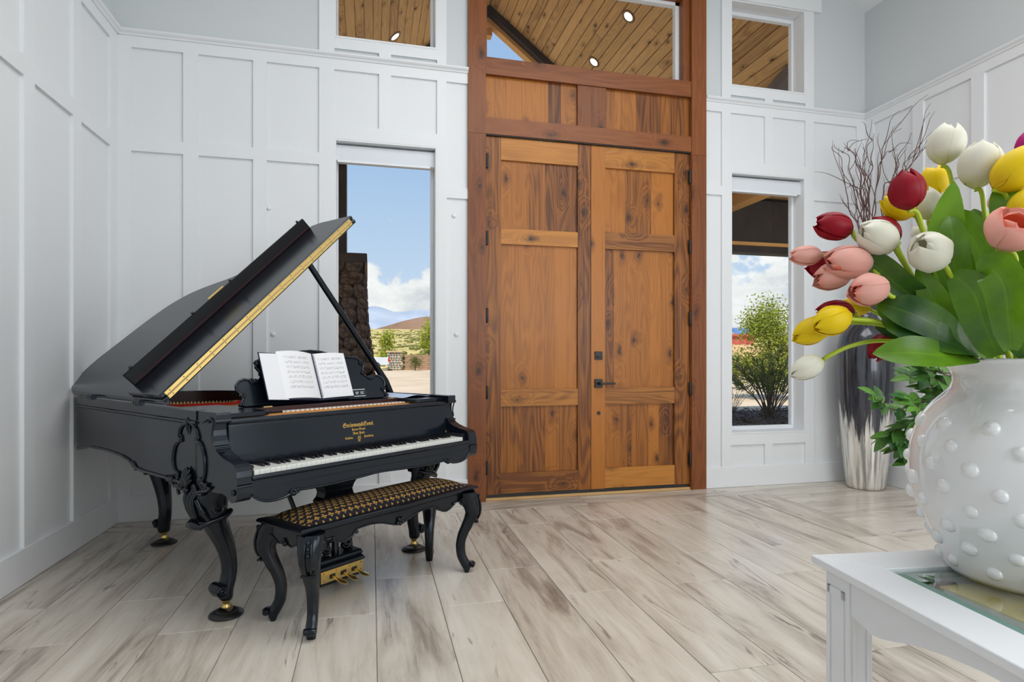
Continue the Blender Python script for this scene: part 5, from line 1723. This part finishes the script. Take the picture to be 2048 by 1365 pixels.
tulip('faded blush tulip in the shade behind the right-hand leaves', 'ppink', (1998, 402), 54 * m, (.5, .8, .2), 1.36, [(1975, 430, 1.35), (1945, 480, 1.33), (1960, 600, 1.28)], .0, spin=.1,
      leaves=[([(1990, 520, 1.30), (1968, 470, 1.28), (1953, 440, 1.28), (1947, 418, 1.29)], 15 * m), ([(2000, 700, 1.26), (1965, 600, 1.26), (1945, 500, 1.26), (1950, 452, 1.27)], 24 * m), ([(2010, 700, 1.24), (2000, 620, 1.22), (2010, 560, 1.22), (2030, 520, 1.24)], 34 * m)])
tulip('white tulip mostly hidden behind the middle leaves', 'pwhite', (1842, 470), 50 * m, (-.4, .9, .2), 1.34, [(1865, 520, 1.33), (1910, 620, 1.28)], .0, spin=.1,
      leaves=[([(1975, 712, 1.25), (1920, 640, 1.25), (1880, 570, 1.25), (1850, 520, 1.26)], 30 * m), ([(1960, 712, 1.26), (1890, 660, 1.26), (1820, 610, 1.26), (1770, 580, 1.27)], 26 * m), ([(1985, 712, 1.26), (1950, 640, 1.26), (1935, 570, 1.26), (1930, 520, 1.27)], 32 * m)])
# ------------------------------------------------------------------ tall lacquered vase with curly twigs, in the corner
TV = at(1731, 976, 5.19)
tall = thing('floor_vase', 'tall floor vase fading from black lacquer to silver, in the right corner', 'vase', (TV.x, TV.y, 0))
sc_ = 5.19 / F
px_prof = [(30, 980), (33, 976), (35, 968), (38, 940), (42, 900), (45.5, 850), (48.5, 800), (50, 760), (50.5, 720), (49.5, 695), (46.5, 675), (41, 660), (34, 650), (27, 643), (22, 636), (20, 628), (20, 618), (22.5, 609), (26, 603)]
prof = [(a * sc_, max(0, (976 - b) * sc_)) for a, b in px_prof]
prof[0] = (prof[0][0], 0.0)
prof[1] = (prof[1][0], .006)
inner_ = [(prof[-1][0] - .008, prof[-1][1] + .002), (prof[-2][0] - .014, prof[-2][1]), (prof[-4][0] - .014, prof[-4][1]), (.06, 1.45), (.05, .9)]
MB().lathe([(.01, 0)] + prof + inner_, 48).build('body', M['ombre'], tall)
H0 = prof[-1][1]
tw = [((1732, 600), (1722, 480), (1700, 420), (1690, 370), (1682, 320), (1662, 293)), ((1733, 600), (1728, 470), (1712, 400), (1703, 355), (1694, 310), (1680, 305)), ((1734, 600), (1730, 460), (1722, 390), (1716, 330), (1700, 300), (1696, 302)),
      ((1734, 600), (1736, 460), (1740, 380), (1728, 330), (1738, 290), (1746, 275)), ((1736, 600), (1738, 470), (1734, 390), (1742, 340), (1745, 300), (1748, 268)), ((1735, 600), (1734, 470), (1724, 400), (1728, 350), (1712, 325), (1712, 296)),
      ((1738, 600), (1744, 470), (1752, 390), (1762, 330), (1770, 285), (1802, 257)), ((1737, 600), (1740, 480), (1748, 410), (1756, 350), (1768, 310), (1790, 300)), ((1736, 600), (1730, 500), (1716, 450), (1726, 400), (1708, 372), (1692, 376)),
      ((1740, 600), (1762, 480), (1775, 410), (1790, 350), (1800, 310), (1825, 266)), ((1741, 600), (1766, 470), (1782, 400), (1806, 345), (1816, 320), (1852, 296)), ((1740, 600), (1760, 490), (1770, 430), (1792, 375), (1822, 330), (1856, 280)),
      ((1739, 600), (1756, 480), (1764, 420), (1768, 370), (1790, 360), (1795, 307)), ((1738, 600), (1746, 500), (1732, 440), (1736, 410), (1728, 380), (1720, 366))]
for i, pts in enumerate(tw):
    xl = lambda a: (a - 1024) / F * math.cos(YAW) + math.sin(YAW)
    dd = [min(5.19 + random.uniform(-.12, .06) * k / 5, 4.40 / xl(pts[k][0]), 4.50 / (math.cos(YAW) - (pts[k][0] - 1024) / F * math.sin(YAW))) for k in range(6)]
    root_p = Vector((TV.x + random.uniform(-.03, .03), TV.y + random.uniform(-.03, .03), .9))
    wp = [at(a, b, q) for (a, b), q in zip(pts, dd)]
    wp[0] = Vector((TV.x + random.uniform(-.05, .05), TV.y + random.uniform(-.05, .05), H0 + .01))
    tips = ('leaning left', 'upright', 'leaning right')
    tg = thing('curly_twig', 'thin reddish brown curly twig standing in the tall floor vase in the corner', 'twig', root_p, 0, 'curly twigs in the floor vase')
    path = catmull([p - root_p for p in [root_p] + wp], 6)
    for k, p in enumerate(path):
        if k > 6: p += Vector((math.sin(k * .9 + i) * .010, math.cos(k * 1.1 + i * 2) * .010, 0))
    MB().tube(path, [.0075 - .0058 * k / len(path) for k in range(len(path))], 6).build('stem', M['twig'], tg)
    mb = MB()
    for b_ in range(4):
        k0 = random.randint(int(len(path) * .4), len(path) - 4)
        p = path[k0]
        dr = (path[k0 + 2] - path[k0]).normalized()
        sd = Vector((random.uniform(-1, 1), random.uniform(-.5, .1), .3)).normalized()
        if p.x + root_p.x > 4.2: sd.x = -abs(sd.x)
        L_ = random.uniform(.14, .34)
        pp = [p + dr * L_ * q + sd * L_ * (.9 * q - .5 * q * q) + Vector((math.sin(q * 7 + i) * .012, 0, math.cos(q * 6 + b_) * .010)) for q in (0, .2, .4, .6, .8, 1)]
        mb.tube(pp, [.0032, .0029, .0026, .0022, .0018, .0012], 5)
    mb.build('side_shoots', M['twig'], tg)

# ------------------------------------------------------------------ leafy plant behind the hobnail vase, on a pale stand
PP = at(2010, 1000, 2.30)
st = thing('plant_stand', 'pale grey square plant stand behind the white table', 'stand', (PP.x, PP.y, 0), TA)
MB().box(-.15, -.15, .62, .15, .15, .645).build('top_board', M['table'], st, bevel=.003)
for a in (-.13, .13):
    for b in (-.13, .13): MB().box(a - .017, b - .017, 0, a + .017, b + .017, .62).build('leg', M['table'], st, bevel=.002)
MB().box(-.13, -.13, .18, .13, .13, .195).build('lower_shelf', M['table'], st)
plant = thing('leafy_plant', 'trailing green plant with small pointed leaves, behind the hobnail vase', 'plant', (PP.x, PP.y, .645))
MB().lathe([(.08, 0), (.10, .01), (.125, .10), (.135, .17), (.138, .19), (.126, .19), (.118, .16), (.02, .155)], 28).build('pot', M['glaze'], plant)
lm = MB()
vs, fs = [], []
for i in range(7):
    s = i / 6
    w_ = .5 * math.sin(PI * min(1, .04 + .96 * s)) ** .85 * (1 - .25 * s) * .8
    for k in range(-2, 3):
        q = k / 2
        vs.append((s, w_ * q * .62, .10 * abs(q) * w_ * 2 - .16 * s * s))
for i in range(6):
    for k in range(4):
        a = i * 5 + k
        fs.append((a, a + 1, a + 6, a + 5))
lm.add(vs, fs, True)
leaf_me = lm.mesh('leaf', M['fern'])
P0_ = Vector((PP.x, PP.y, .645))
sprays = [((1790, 820), (1752, 792)), ((1800, 860), (1776, 872)), ((1812, 880), (1800, 900)), ((1830, 760), (1822, 740)), ((1850, 740), (1868, 712)), ((1870, 760), (1850, 722)), ((1880, 800), (1860, 770)), ((1850, 820), (1820, 800)), ((1850, 880), (1830, 920)), ((1880, 720), (1905, 700)), ((1860, 840), (1826, 845)), ((1900, 780), (1885, 740)),
          ((1830, 810), (1800, 835)), ((1885, 830), (1850, 860)), ((1890, 750), (1875, 730))]
mbs = MB()
nleaf = 0
for i, (mid, tip) in enumerate(sprays):
    dd = 2.22 + random.uniform(-.14, .14)
    a = Vector((0, 0, .17))
    b = at(*mid, dd) - P0_
    c_ = at(*tip, dd + random.uniform(-.06, .06)) - P0_
    pth = catmull([a, a * .5 + b * .5 + Vector((0, 0, .10)), b, c_], 6)
    mbs.tube(pth, [.0035 - .002 * k / len(pth) for k in range(len(pth))], 5)
    for k in range(6, len(pth)):
        for sgn in (-1, 1) if k < len(pth) - 1 else (-1, 1, 0):
            if nleaf >= 299: break
            tg = (pth[min(k + 1, len(pth) - 1)] - pth[k - 1]).normalized()
            sd = tg.cross(Vector((random.uniform(-.3, .3), random.uniform(-.6, -.1), 1))).normalized()
            x_ = (tg * (.55 if sgn else 1) + sd * sgn * .9 + Vector((random.uniform(-.25, .25), random.uniform(-.25, .25), random.uniform(-.35, .15)))).normalized()
            z_ = (Vector((random.uniform(-.5, .3), -.8, .9))).normalized()
            y_ = z_.cross(x_).normalized()
            z_ = x_.cross(y_)
            L_ = random.uniform(.058, .088)
            p = pth[k]
            inst('leaf', leaf_me, plant, Matrix(((x_.x, y_.x, z_.x, p.x), (x_.y, y_.y, z_.y, p.y), (x_.z, y_.z, z_.z, p.z), (0, 0, 0, 1))) @ Matrix.Diagonal((L_, L_, L_, 1)))
            nleaf += 1
mbs.build('stems', M['twig'], plant)
# ------------------------------------------------------------------ outside: porch
PX, PZ, PS = 1.80, 6.68, .77        # ridge of the porch gable and the fall of its ceiling
PY0, PY1 = D + WT, 9.02
XF_, ZF_ = 5.35, 3.95               # right of this the ceiling runs level


def pceil(x): return max(PZ - abs(x - PX) * PS, ZF_)


porch = struct(MB().prism([(PX, PZ + .34), (PX - 4.4, PZ + .34 - 4.4 * PS), (PX - 4.4, PZ + .05 - 4.4 * PS), (PX, PZ + .05), (PX + 3.55, PZ + .05 - 3.55 * PS), (XF_, ZF_ + .03), (9.6, ZF_ + .03), (9.6, ZF_ + .2), (XF_ + .2, ZF_ + .25)], 'y', PY0, 9.50).build('porch_roof', M['darkbeam']))
pang = math.atan(PS)
pw = .132
mesh_by = {}


def plank_mesh(L_):
    L_ = round(L_, 2)
    if L_ not in mesh_by:
        a, b = pw / 2 - .003, L_ / 2 - .002
        m_ = MB()
        m_.add([(-a + .006, -b, 0), (a - .006, -b, 0), (a - .006, b, 0), (-a + .006, b, 0), (-a, -b, .006), (a, -b, .006), (a, b, .006), (-a, b, .006), (-a, -b, .02), (a, -b, .02), (a, b, .02), (-a, b, .02)],
               [(3, 2, 1, 0), (0, 1, 5, 4), (2, 3, 7, 6), (1, 2, 6, 5), (3, 0, 4, 7), (4, 5, 9, 8), (6, 7, 11, 10), (5, 6, 10, 9), (7, 4, 8, 11), (8, 9, 10, 11)])
        mesh_by[L_] = m_.mesh('ceiling_plank', M['porch'])
    return mesh_by[L_]


for s in (-1, 1):
    for k in range(42 if s < 0 else 33):
        x = PX + s * (k + .5) * pw * math.cos(pang)
        ysplit = PY0 + ((k * 7 + (3 if s > 0 else 0)) % 10) / 10 * (PY1 - PY0)
        for y0, y1 in ((PY0, ysplit), (ysplit, PY1)):
            if y1 - y0 < .15: continue
            inst('ceiling_plank', plank_mesh(y1 - y0), porch, Matrix.Translation((x, (y0 + y1) / 2, PZ - abs(x - PX) * PS)) @ Matrix.Rotation(s * pang, 4, 'Y'))
k = 0
while PY0 + (k + 1) * pw < 9.10:
    y = PY0 + (k + .5) * pw
    for x0, x1 in ((XF_, 7.0 + .7 * (k % 3)), (7.0 + .7 * (k % 3), 9.5)):
        inst('ceiling_plank', plank_mesh(x1 - x0), porch, Matrix.Translation(((x0 + x1) / 2, y, ZF_)) @ Matrix.Rotation(PI / 2, 4, 'Z'))
    k += 1
# rake beams and dark rafters of the gable end, collar, header and cross beams
for s in (-1, 1):
    xe = PX + s * (3.6 if s > 0 else 4.4)
    b0 = lambda x, d: PZ - abs(x - PX) * PS - d
    MB().hexa([(PX, 9.12, b0(PX, .205)), (xe, 9.12, b0(xe, .205)), (xe, 9.26, b0(xe, .205)), (PX, 9.26, b0(PX, .205)), (PX, 9.12, b0(PX, .05)), (xe, 9.12, b0(xe, .05)), (xe, 9.26, b0(xe, .05)), (PX, 9.26, b0(PX, .05))]).build('rake_beam', M['beam'], porch)
    MB().hexa([(PX, 9.00, b0(PX, .13)), (xe, 9.00, b0(xe, .13)), (xe, 9.12, b0(xe, .13)), (PX, 9.12, b0(PX, .13)), (PX, 9.00, b0(PX, -.06)), (xe, 9.00, b0(xe, -.06)), (xe, 9.12, b0(xe, -.06)), (PX, 9.12, b0(PX, -.06))]).build('dark_rafter', M['darkbeam'], porch)
MB().box(PX - .28, 9.11, PZ - .42, PX + .06, 9.25, PZ - .30).build('king_block', M['beam'], porch)
MB().box(4.2, 9.14, 3.02, 9.5, 9.40, 3.95).build('header_beam', M['darkbeam'], porch)
MB().box(4.2, 9.10, 3.14, 9.5, 9.14, 3.20).build('trim_strip', M['beam'], porch)
MB().box(5.90, PY0, 3.70, 6.14, 9.10, 3.93).build('cross_beam', M['beam'], porch)


def on_ceiling(px, py):
    """point of the porch ceiling seen through a pixel"""
    q = at(px, py, 1.0) - CAMV
    p = CAMV + q * ((ZF_ - ZC) / q.z)
    if p.x > XF_: return p
    best = None
    for s in (-1, 1):
        den = q.z + s * q.x * PS
        t_ = (PZ + s * PX * PS - ZC) / den
        p = CAMV + q * t_
        if s * (p.x - PX) >= 0 and t_ > 0: best = p
    return best


h0, h1 = on_ceiling(1535, 192), on_ceiling(1592, 128)
sd = (h1 - h0).normalized().cross(Vector((0, 0, 1))).normalized() * .10
mb = MB()
dz_ = Vector((0, 0, .14))
mb.hexa([h0 - sd - dz_, h0 + sd - dz_, h1 + sd - dz_, h1 - sd - dz_, h0 - sd, h0 + sd, h1 + sd, h1 - sd])
mb.build('hip_rafter', mat('grey_stained_timber', (.16, .135, .13), .6, var=.2), porch)
for k, (px, py, where) in enumerate(((790, 73, 'seen through the upper left window'), (1257, 33, 'upper of the two seen through the transom'), (1188, 124, 'lower of the two seen through the transom'), (1572, 415, 'seen at the edge of the tall right window'))):
    p = on_ceiling(px, py)
    s = 1 if p.x > PX else -1
    nrm = Vector((-s * math.sin(pang), 0, -math.cos(pang))) if p.x < XF_ else Vector((0, 0, -1))
    t = thing('porch_downlight', 'round recessed porch light ' + where, 'light', p, 0, 'recessed lights in the porch ceiling')
    mb = MB()
    ax_ = nrm
    a = ax_.orthogonal().normalized()
    b = ax_.cross(a)
    rg = lambda r_, d_: [ax_ * d_ + (a * math.cos(2 * PI * i / 24) + b * math.sin(2 * PI * i / 24)) * r_ for i in range(24)]
    mb.loft([rg(.062, .004), rg(.070, .010), rg(.092, .010), rg(.097, .004), rg(.097, 0)], cap=False)
    mb.build('trim_ring', M['lamprim'], t)
    MB().disc_cyl(ax_ * .004, ax_, .063, .005, 24).build('lamp_glass', M['lampglow'], t)

# stone pillar and dark post at the left of the porch
pc = Vector((-.53, 8.85, 0))
pil = thing('stone_pillar', 'tapering river stone porch pillar with wooden cap outside the left window', 'pillar', pc)
HP = 2.60
WTAB = [(0, .66), (.5, .57), (1.0, .51), (1.6, .43), (2.5, .39)]
sect = [(-.3, .70)] + [(z, w_ - .03) for z, w_ in WTAB[:-1]] + [(HP - .10, .40)]
MB().loft([[(a, b, z) for a, b in ((-w_, -w_), (w_, -w_), (w_, w_), (-w_, w_))] for z, w_ in sect], smooth=False).build('core', M['mortar'], pil)
st_me = []
for v_ in range(5):
    mb = MB()
    rings_ = []
    for j in range(6):
        th_ = PI * j / 5
        th_ = min(max(th_, .12), PI - .12)
        rings_.append([Vector((math.sin(th_) * math.cos(2 * PI * k / 9), math.sin(th_) * math.sin(2 * PI * k / 9), -math.cos(th_))) * (1 + .16 * noise.noise(Vector((k * 1.3, j * 1.7, v_ * 9.1)))) for k in range(9)])
    mb.loft(rings_)
    st_me.append(mb.mesh('stone', M['stone']))
z = 0.02
while z < HP - .14:
    h_ = random.uniform(.14, .24)
    w_ = lerp_table(WTAB, z)
    for face in range(4):
        u = -w_ + random.uniform(-.02, .04)
        while u < w_:
            l_ = min(random.uniform(.17, .32), max(.10, w_ - u + .02))
            q = Vector((u + l_ / 2, -w_ - .01, z + h_ / 2))
            q = Matrix.Rotation(face * PI / 2, 3, 'Z') @ q
            inst('stone', random.choice(st_me), pil, Matrix.Translation(q) @ Matrix.Rotation(face * PI / 2 + random.uniform(-.15, .15), 4, 'Z') @ Matrix.Rotation(random.uniform(-.25, .25), 4, 'Y') @ Matrix.Diagonal((l_ * .55, .055, h_ * .56, 1)))
            u += l_
    z += h_ * .94
MB().box(-.47, -.47, HP - .13, .47, .47, HP).build('cap', M['darkbeam'], pil, bevel=.01)
MB().box(.44, -.46, HP - .27, .472, .46, HP - .12).build('cap_flashing', M['lamprim'], pil)
post = thing('porch_post', 'dark timber porch post standing on the stone pillar', 'post', (pc.x + .02, pc.y, HP))
MB().box(-.16, -.16, 0, .16, .16, pceil(pc.x) - HP + .05).build('timber', M['darkbeam'], post, bevel=.01)

# ------------------------------------------------------------------ outside: ground, walls, hills
GZ = -.02
struct(MB().box(-70, D + WT + .001, GZ - .3, 90, 58, GZ).build('driveway', M['concrete']))
mb = MB()
NX, NY = 60, 24
vs, fs = [], []
for j in range(NY + 1):
    for i in range(NX + 1):
        x = -160 + 400 * i / NX
        y = 57.5 + 260 * (j / NY) ** 1.5
        t_ = (y - 57.5) / 260
        z = GZ - .1 + .8 * min(1, t_ * 12) + 15.5 * t_ ** 1.05 + 1.4 * noise.noise(Vector((x * .02, y * .02, 0))) * min(1, t_ * 6)
        vs.append((x, y, z))
for j in range(NY):
    for i in range(NX):
        a = j * (NX + 1) + i
        fs.append((a, a + 1, a + NX + 2, a + NX + 1))
mb.add(vs, fs, True)
scrub = struct(mb.build('desert_slope', M['scrub']))


def mound(name, m_, prof_pts, y, depth, n=1):
    """a long hill: crest heights at x, spread over depth"""
    mb_ = MB()
    cr = catmull([(a, b, 0) for a, b in prof_pts], 5)
    rows = []
    for k in range(9):
        q = k / 8
        f_ = math.sin(PI * q / 1) ** .9 if q < 1 else 0
        rows.append([(p.x, y + depth * q, max(-2, p.y * f_ * (1 + .10 * noise.noise(Vector((p.x * .02 * 300 / depth, q * 4, 1)))))) for p in cr])
    mb_.loft(rows, cap=False, closed=False)
    return struct(mb_.build(name, m_))


def far(px, py, d):
    p = at(px, py, d)
    return p


c_h = at(868, 640, 420)
mound('brown_hill', M['hill'], [(c_h.x - 130, 0), (c_h.x - 70, 14), (c_h.x - 35, 25), (c_h.x - 5, 33), (c_h.x + 30, 34), (c_h.x + 80, 30), (c_h.x + 170, 20), (c_h.x + 300, 4)], c_h.y, 90)
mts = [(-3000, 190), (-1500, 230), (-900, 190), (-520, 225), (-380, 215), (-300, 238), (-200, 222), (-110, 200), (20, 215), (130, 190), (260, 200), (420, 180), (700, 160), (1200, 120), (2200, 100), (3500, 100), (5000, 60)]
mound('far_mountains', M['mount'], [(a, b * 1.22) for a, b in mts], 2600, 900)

# walls beyond the drive
pw_c = at(788, 740, 55)
gp = thing('gate_pier', 'pale field stone gate pier beyond the drive, left of the brown wall', 'pier', (pw_c.x, pw_c.y, GZ))
MB().box(-.55, -.45, 0, .55, .45, 1.68).build('core', M['mortar'], gp)
z = 0
while z < 1.62:
    h_ = random.uniform(.16, .28)
    for face, hw, dp in ((0, .55, .45), (1, .45, .55), (3, .45, .55)):
        u = -hw
        while u < hw:
            l_ = random.uniform(.18, .36)
            q = Matrix.Rotation(face * PI / 2, 3, 'Z') @ Vector((u + l_ / 2, -dp, z + h_ / 2))
            o = inst('stone', random.choice(st_me), gp, Matrix.Translation(q) @ Matrix.Rotation(face * PI / 2, 4, 'Z') @ Matrix.Diagonal((l_ * .53, .09, h_ * .54, 1)))
            o.material_slots[0].link = 'OBJECT'
            o.material_slots[0].material = M['palestone']
            u += l_
    z += h_ * .95
MB().box(-.75, -.65, 1.66, .75, .65, 1.80).build('cap', M['stucco'], gp, bevel=.02)
bw = thing('block_wall', 'brown block garden wall beyond the drive, seen through the left window', 'wall', (pw_c.x + .8, pw_c.y, GZ))
MB().box(0, -.12, 0, 4.9, .12, 1.45).build('core', M['mortar'], bw)
bme = MB().box(-.385, -.14, -.092, .385, .14, .092).mesh('block', M['block'])
for r in range(7):
    for k in range(6):
        inst('block', bme, bw, Matrix.Translation((.40 + .80 * k + (.2 if r % 2 else 0), 0, .105 + .205 * r)))
MB().box(4.0, -.3, 0, 4.9, .3, 1.62).build('end_pier', M['stucco'], bw)
sw_c = at(1480, 745, 44)
sw = thing('stucco_wall', 'tall sandy stucco wall beyond the drive, seen through the right window', 'wall', (sw_c.x, sw_c.y, GZ), R(-6))
MB().box(-9, -.15, 0, 14, .15, 2.15).build('panel', M['stucco'], sw)
MB().box(-.75, -.17, 1.18, -.15, -.14, 1.34).build('vent', M['hub'], sw)
rb_c = at(1478, 700, 70)
rb = thing('red_building', 'red painted building with blue solar panels on its roof, behind the stucco wall', 'building', (rb_c.x, rb_c.y, GZ), R(-8))
MB().box(-7, 0, 0, 1.9, 6, 3.75).build('wall', M['reddwall'], rb)
MB().box(-7.2, -.3, 3.75, 2.1, 6.2, 3.98).build('roof', M['reddwall'], rb)
MB().box(2.2, 1.0, 0, 9.0, 6, 2.6).build('annex', M['metalroof'], rb)
for k in range(7): MB().hexa([(-6.6 + 1.2 * k, .0, 4.0), (-5.55 + 1.2 * k, .0, 4.0), (-5.55 + 1.2 * k, 1.4, 4.75), (-6.6 + 1.2 * k, 1.4, 4.75), (-6.6 + 1.2 * k, .0, 4.06), (-5.55 + 1.2 * k, .0, 4.06), (-5.55 + 1.2 * k, 1.4, 4.81), (-6.6 + 1.2 * k, 1.4, 4.81)]).build('solar_panel', M['solar'], rb)

# pickup truck half hidden by the pillar
tk = at(778, 742, 52)
truck = thing('pickup_truck', 'silver pickup truck parked on the drive behind the stone pillar', 'truck', (tk.x, tk.y, GZ), R(4))
body_ = [(-5.4, .45), (-5.45, .85), (-5.2, 1.05), (-3.9, 1.15), (-3.3, 1.75), (-2.1, 1.80), (-1.75, 1.20), (0, 1.20), (.02, .55), (-.35, .50)]
MB().prism(body_, 'y', -.1, 1.75).build('body', M['truck'], truck, bevel=.05, seg=2)
MB().prism([(-3.75, 1.20), (-3.25, 1.68), (-2.2, 1.72), (-1.95, 1.22)], 'y', -.115, 1.765).build('side_window', M['dglass'], truck)
MB().box(-.10, -.12, .80, .05, .10, 1.16).build('tail_lamp', M['tail'], truck, bevel=.02)
MB().box(-.05, -.05, .50, .15, 1.70, .66).build('bumper', M['hub'], truck, bevel=.02)
for x in (-1.15, -4.5):
    for y in (-.02, 1.65):
        wh = MB().disc_cyl((x, y, .40), (0, 1, 0), .40, .26, 24).build('wheel', M['tyre'], truck)
        MB().disc_cyl((x, y - .14 if y < .5 else y + .14, .40), (0, -1 if y < .5 else 1, 0), .22, .03, 16).build('hub', M['hub'], wh)

# ------------------------------------------------------------------ planting outside
def foliage(n, fn, size, aspect=2.0):
    """n single leaves, each a folded diamond"""
    mb_ = MB()
    for _ in range(n):
        p, dr = fn()
        dr = Vector(dr).normalized()
        sd = dr.orthogonal().normalized()
        sd = (sd * math.cos(random.random() * 6.28) + dr.cross(sd) * math.sin(random.random() * 6.28)).normalized()
        L_ = size * random.uniform(.6, 1.2)
        w_ = L_ / aspect / 2
        up = dr.cross(sd) * w_ * .4
        q = Vector(p)
        mb_.add([q, q + dr * L_ * .5 + sd * w_ + up, q + dr * L_, q + dr * L_ * .5 - sd * w_ + up], [(0, 1, 2), (0, 2, 3)])
    return mb_


def tree(name, label, loc, h, rad, leafm, n, size, group=None, trunk=.06, cone=.8, low=.12):
    t = thing(name, label, 'tree' if 'tree' in name else 'bush', loc, 0, group)
    mbt = MB()
    mbt.tube([(0, 0, 0), (.02 * h, 0, h * .4), (0, .02 * h, h * .85)], [trunk, trunk * .7, trunk * .2], 7)
    tips = []
    for k in range(26):
        z0 = h * random.uniform(low, .80)
        q = random.random() * 6.28
        r_ = rad * (1 - cone * (z0 / h)) * random.uniform(.5, 1.0)
        e = Vector((math.cos(q) * r_, math.sin(q) * r_, z0 + r_ * random.uniform(.3, .9)))
        mbt.tube([(0, 0, z0 * .9), e * .5 + Vector((0, 0, z0 * .46)), e], [trunk * .3, trunk * .2, trunk * .08], 5)
        tips.append(e)
    tips.append(Vector((0, 0, h * .92)))
    mbt.build('trunk', M['bark'], t)

    def fn():
        e = random.choice(tips)
        g = rad * .26
        p = e + Vector((random.gauss(0, g), random.gauss(0, g), random.gauss(0, g)))
        p.z = max(p.z, h * low * .6)
        return p, (random.gauss(0, 1), random.gauss(0, 1), random.gauss(.2, .7))
    foliage(n, fn, size).build('foliage', leafm, t)
    return t


def gpt(px, py, d):
    p = at(px, py, d)
    return (p.x, p.y, GZ)


tree('young_tree', 'yellow green young tree behind the oleander, seen through the right window', gpt(1538, 780, 16.5), 2.78, .95, M['treeleaf'], 9000, .095, cone=.78)
tree('young_tree', 'round yellow green tree beside the gate pier', gpt(778, 733, 57), 3.9, .95, M['treeleaf'], 1500, .24, 'small trees beyond the drive')
tree('young_tree', 'bright green tree cut by the right side of the left window', gpt(857, 733, 58.5), 5.2, .9, M['treeleaf'], 1800, .24, 'small trees beyond the drive', cone=.5)
tree('low_bush', 'green bush growing before the brown block wall', gpt(830, 745, 53), 1.2, .6, M['shrubleaf'], 700, .16)
tree('low_bush', 'olive bush at the foot of the sandy stucco wall', gpt(1475, 790, 22), .95, .8, M['shrubleaf'], 1500, .09)
# scattered scrub on the slope: nobody could count it
mb = MB()
for _ in range(1700):
    x, y = random.uniform(-40, 34), 58.5 + 200 * random.random() ** 1.6
    t_ = (y - 57.5) / 260
    z = GZ - .1 + .8 * min(1, t_ * 12) + 15.5 * t_ ** 1.05 + 1.4 * noise.noise(Vector((x * .02, y * .02, 0))) * min(1, t_ * 6)
    r_ = random.uniform(.14, .5)
    mb.ball((x, y, z + r_ * .25), r_, 6, 4, (1.3, 1, .6))
o = mb.build('desert_scrub', M['shrubleaf'])
tag(o, 'low olive desert scrub dotted over the dry slope', 'scrub', kind='stuff')
# mulch bed with the oleander
mb = MB()
vs, fs = [], []
for j in range(13):
    for i in range(41):
        x, y = 4.6 + 7.4 * i / 40, 7.5 + 3.9 * j / 12
        ed = min(i, 40 - i, j * 2, (12 - j) * 2, 4) / 4
        vs.append((x, y, GZ + .002 + ed * (.045 + .03 * noise.noise(Vector((x * 6, y * 6, 0))))))
for j in range(12):
    for i in range(40):
        a = j * 41 + i
        fs.append((a, a + 1, a + 42, a + 41))
mb.add(vs, fs)
struct(mb.build('mulch_bed', M['mulch']))
mb = MB()
for _ in range(2600):
    x, y = random.uniform(4.7, 11.9), random.uniform(7.6, 11.35)
    q = random.random() * 6.28
    l_, w_ = random.uniform(.02, .06), random.uniform(.008, .02)
    c0, s0 = math.cos(q), math.sin(q)
    z = GZ + .055 + random.uniform(-.01, .02)
    tz = random.uniform(-.012, .012)
    mb.hexa([(x - c0 * l_ + s0 * w_, y - s0 * l_ - c0 * w_, z - tz), (x + c0 * l_ + s0 * w_, y + s0 * l_ - c0 * w_, z + tz), (x + c0 * l_ - s0 * w_, y + s0 * l_ + c0 * w_, z + tz), (x - c0 * l_ - s0 * w_, y - s0 * l_ + c0 * w_, z - tz)] +
            [(x - c0 * l_ + s0 * w_, y - s0 * l_ - c0 * w_, z - tz + .008), (x + c0 * l_ + s0 * w_, y + s0 * l_ - c0 * w_, z + tz + .008), (x + c0 * l_ - s0 * w_, y + s0 * l_ + c0 * w_, z + tz + .008), (x - c0 * l_ - s0 * w_, y - s0 * l_ + c0 * w_, z - tz + .008)])
o = mb.build('bark_chips', M['mulch'])
tag(o, 'dark bark chips covering the bed under the oleander', 'mulch', kind='stuff')


def spray_bush(name, label, loc, h, spread, n, leafm, lsize, nl, lean=0.0):
    t = thing(name, label, 'bush', loc)
    mbt = MB()
    paths = []
    for k in range(n):
        q = random.random() * 6.28
        r_ = spread * random.uniform(.15, 1.0)
        hh = h * random.uniform(.6, 1.0) * (1 - .25 * r_ / spread)
        e = Vector((math.cos(q) * r_ + lean, math.sin(q) * r_ * .8, hh))
        pth = catmull([Vector((random.uniform(-.05, .05), random.uniform(-.05, .05), 0)), e * .35 + Vector((0, 0, hh * .12)), e * .7 + Vector((0, 0, hh * .06)), e], 4)
        mbt.tube(pth, [(.011 - .0085 * i / len(pth)) * min(1, h * .75) for i in range(len(pth))], 5)
        paths.append(pth)
    mbt.build('stems', M['bark'], t)

    def fn():
        pth = random.choice(paths)
        i = random.randint(int(len(pth) * .45), len(pth) - 2)
        p = pth[i] + (pth[i + 1] - pth[i]) * random.random()
        tg = (pth[i + 1] - pth[i]).normalized()
        return p, tg * .8 + Vector((random.gauss(0, .6), random.gauss(0, .6), random.gauss(.1, .4)))
    foliage(nl, fn, lsize, 7.0).build('foliage', leafm, t)
    return t


spray_bush('oleander_bush', 'dark many-stemmed oleander bush in the mulch bed outside the right window', gpt(1540, 838, 10.9), 1.42, 1.05, 34, M['oleander'], .15, 1700)
spray_bush('dry_shrub', 'small twiggy grey brown shrub at the left edge of the right window', gpt(1462, 838, 11.0), .75, .30, 22, M['bark'], .05, 320)
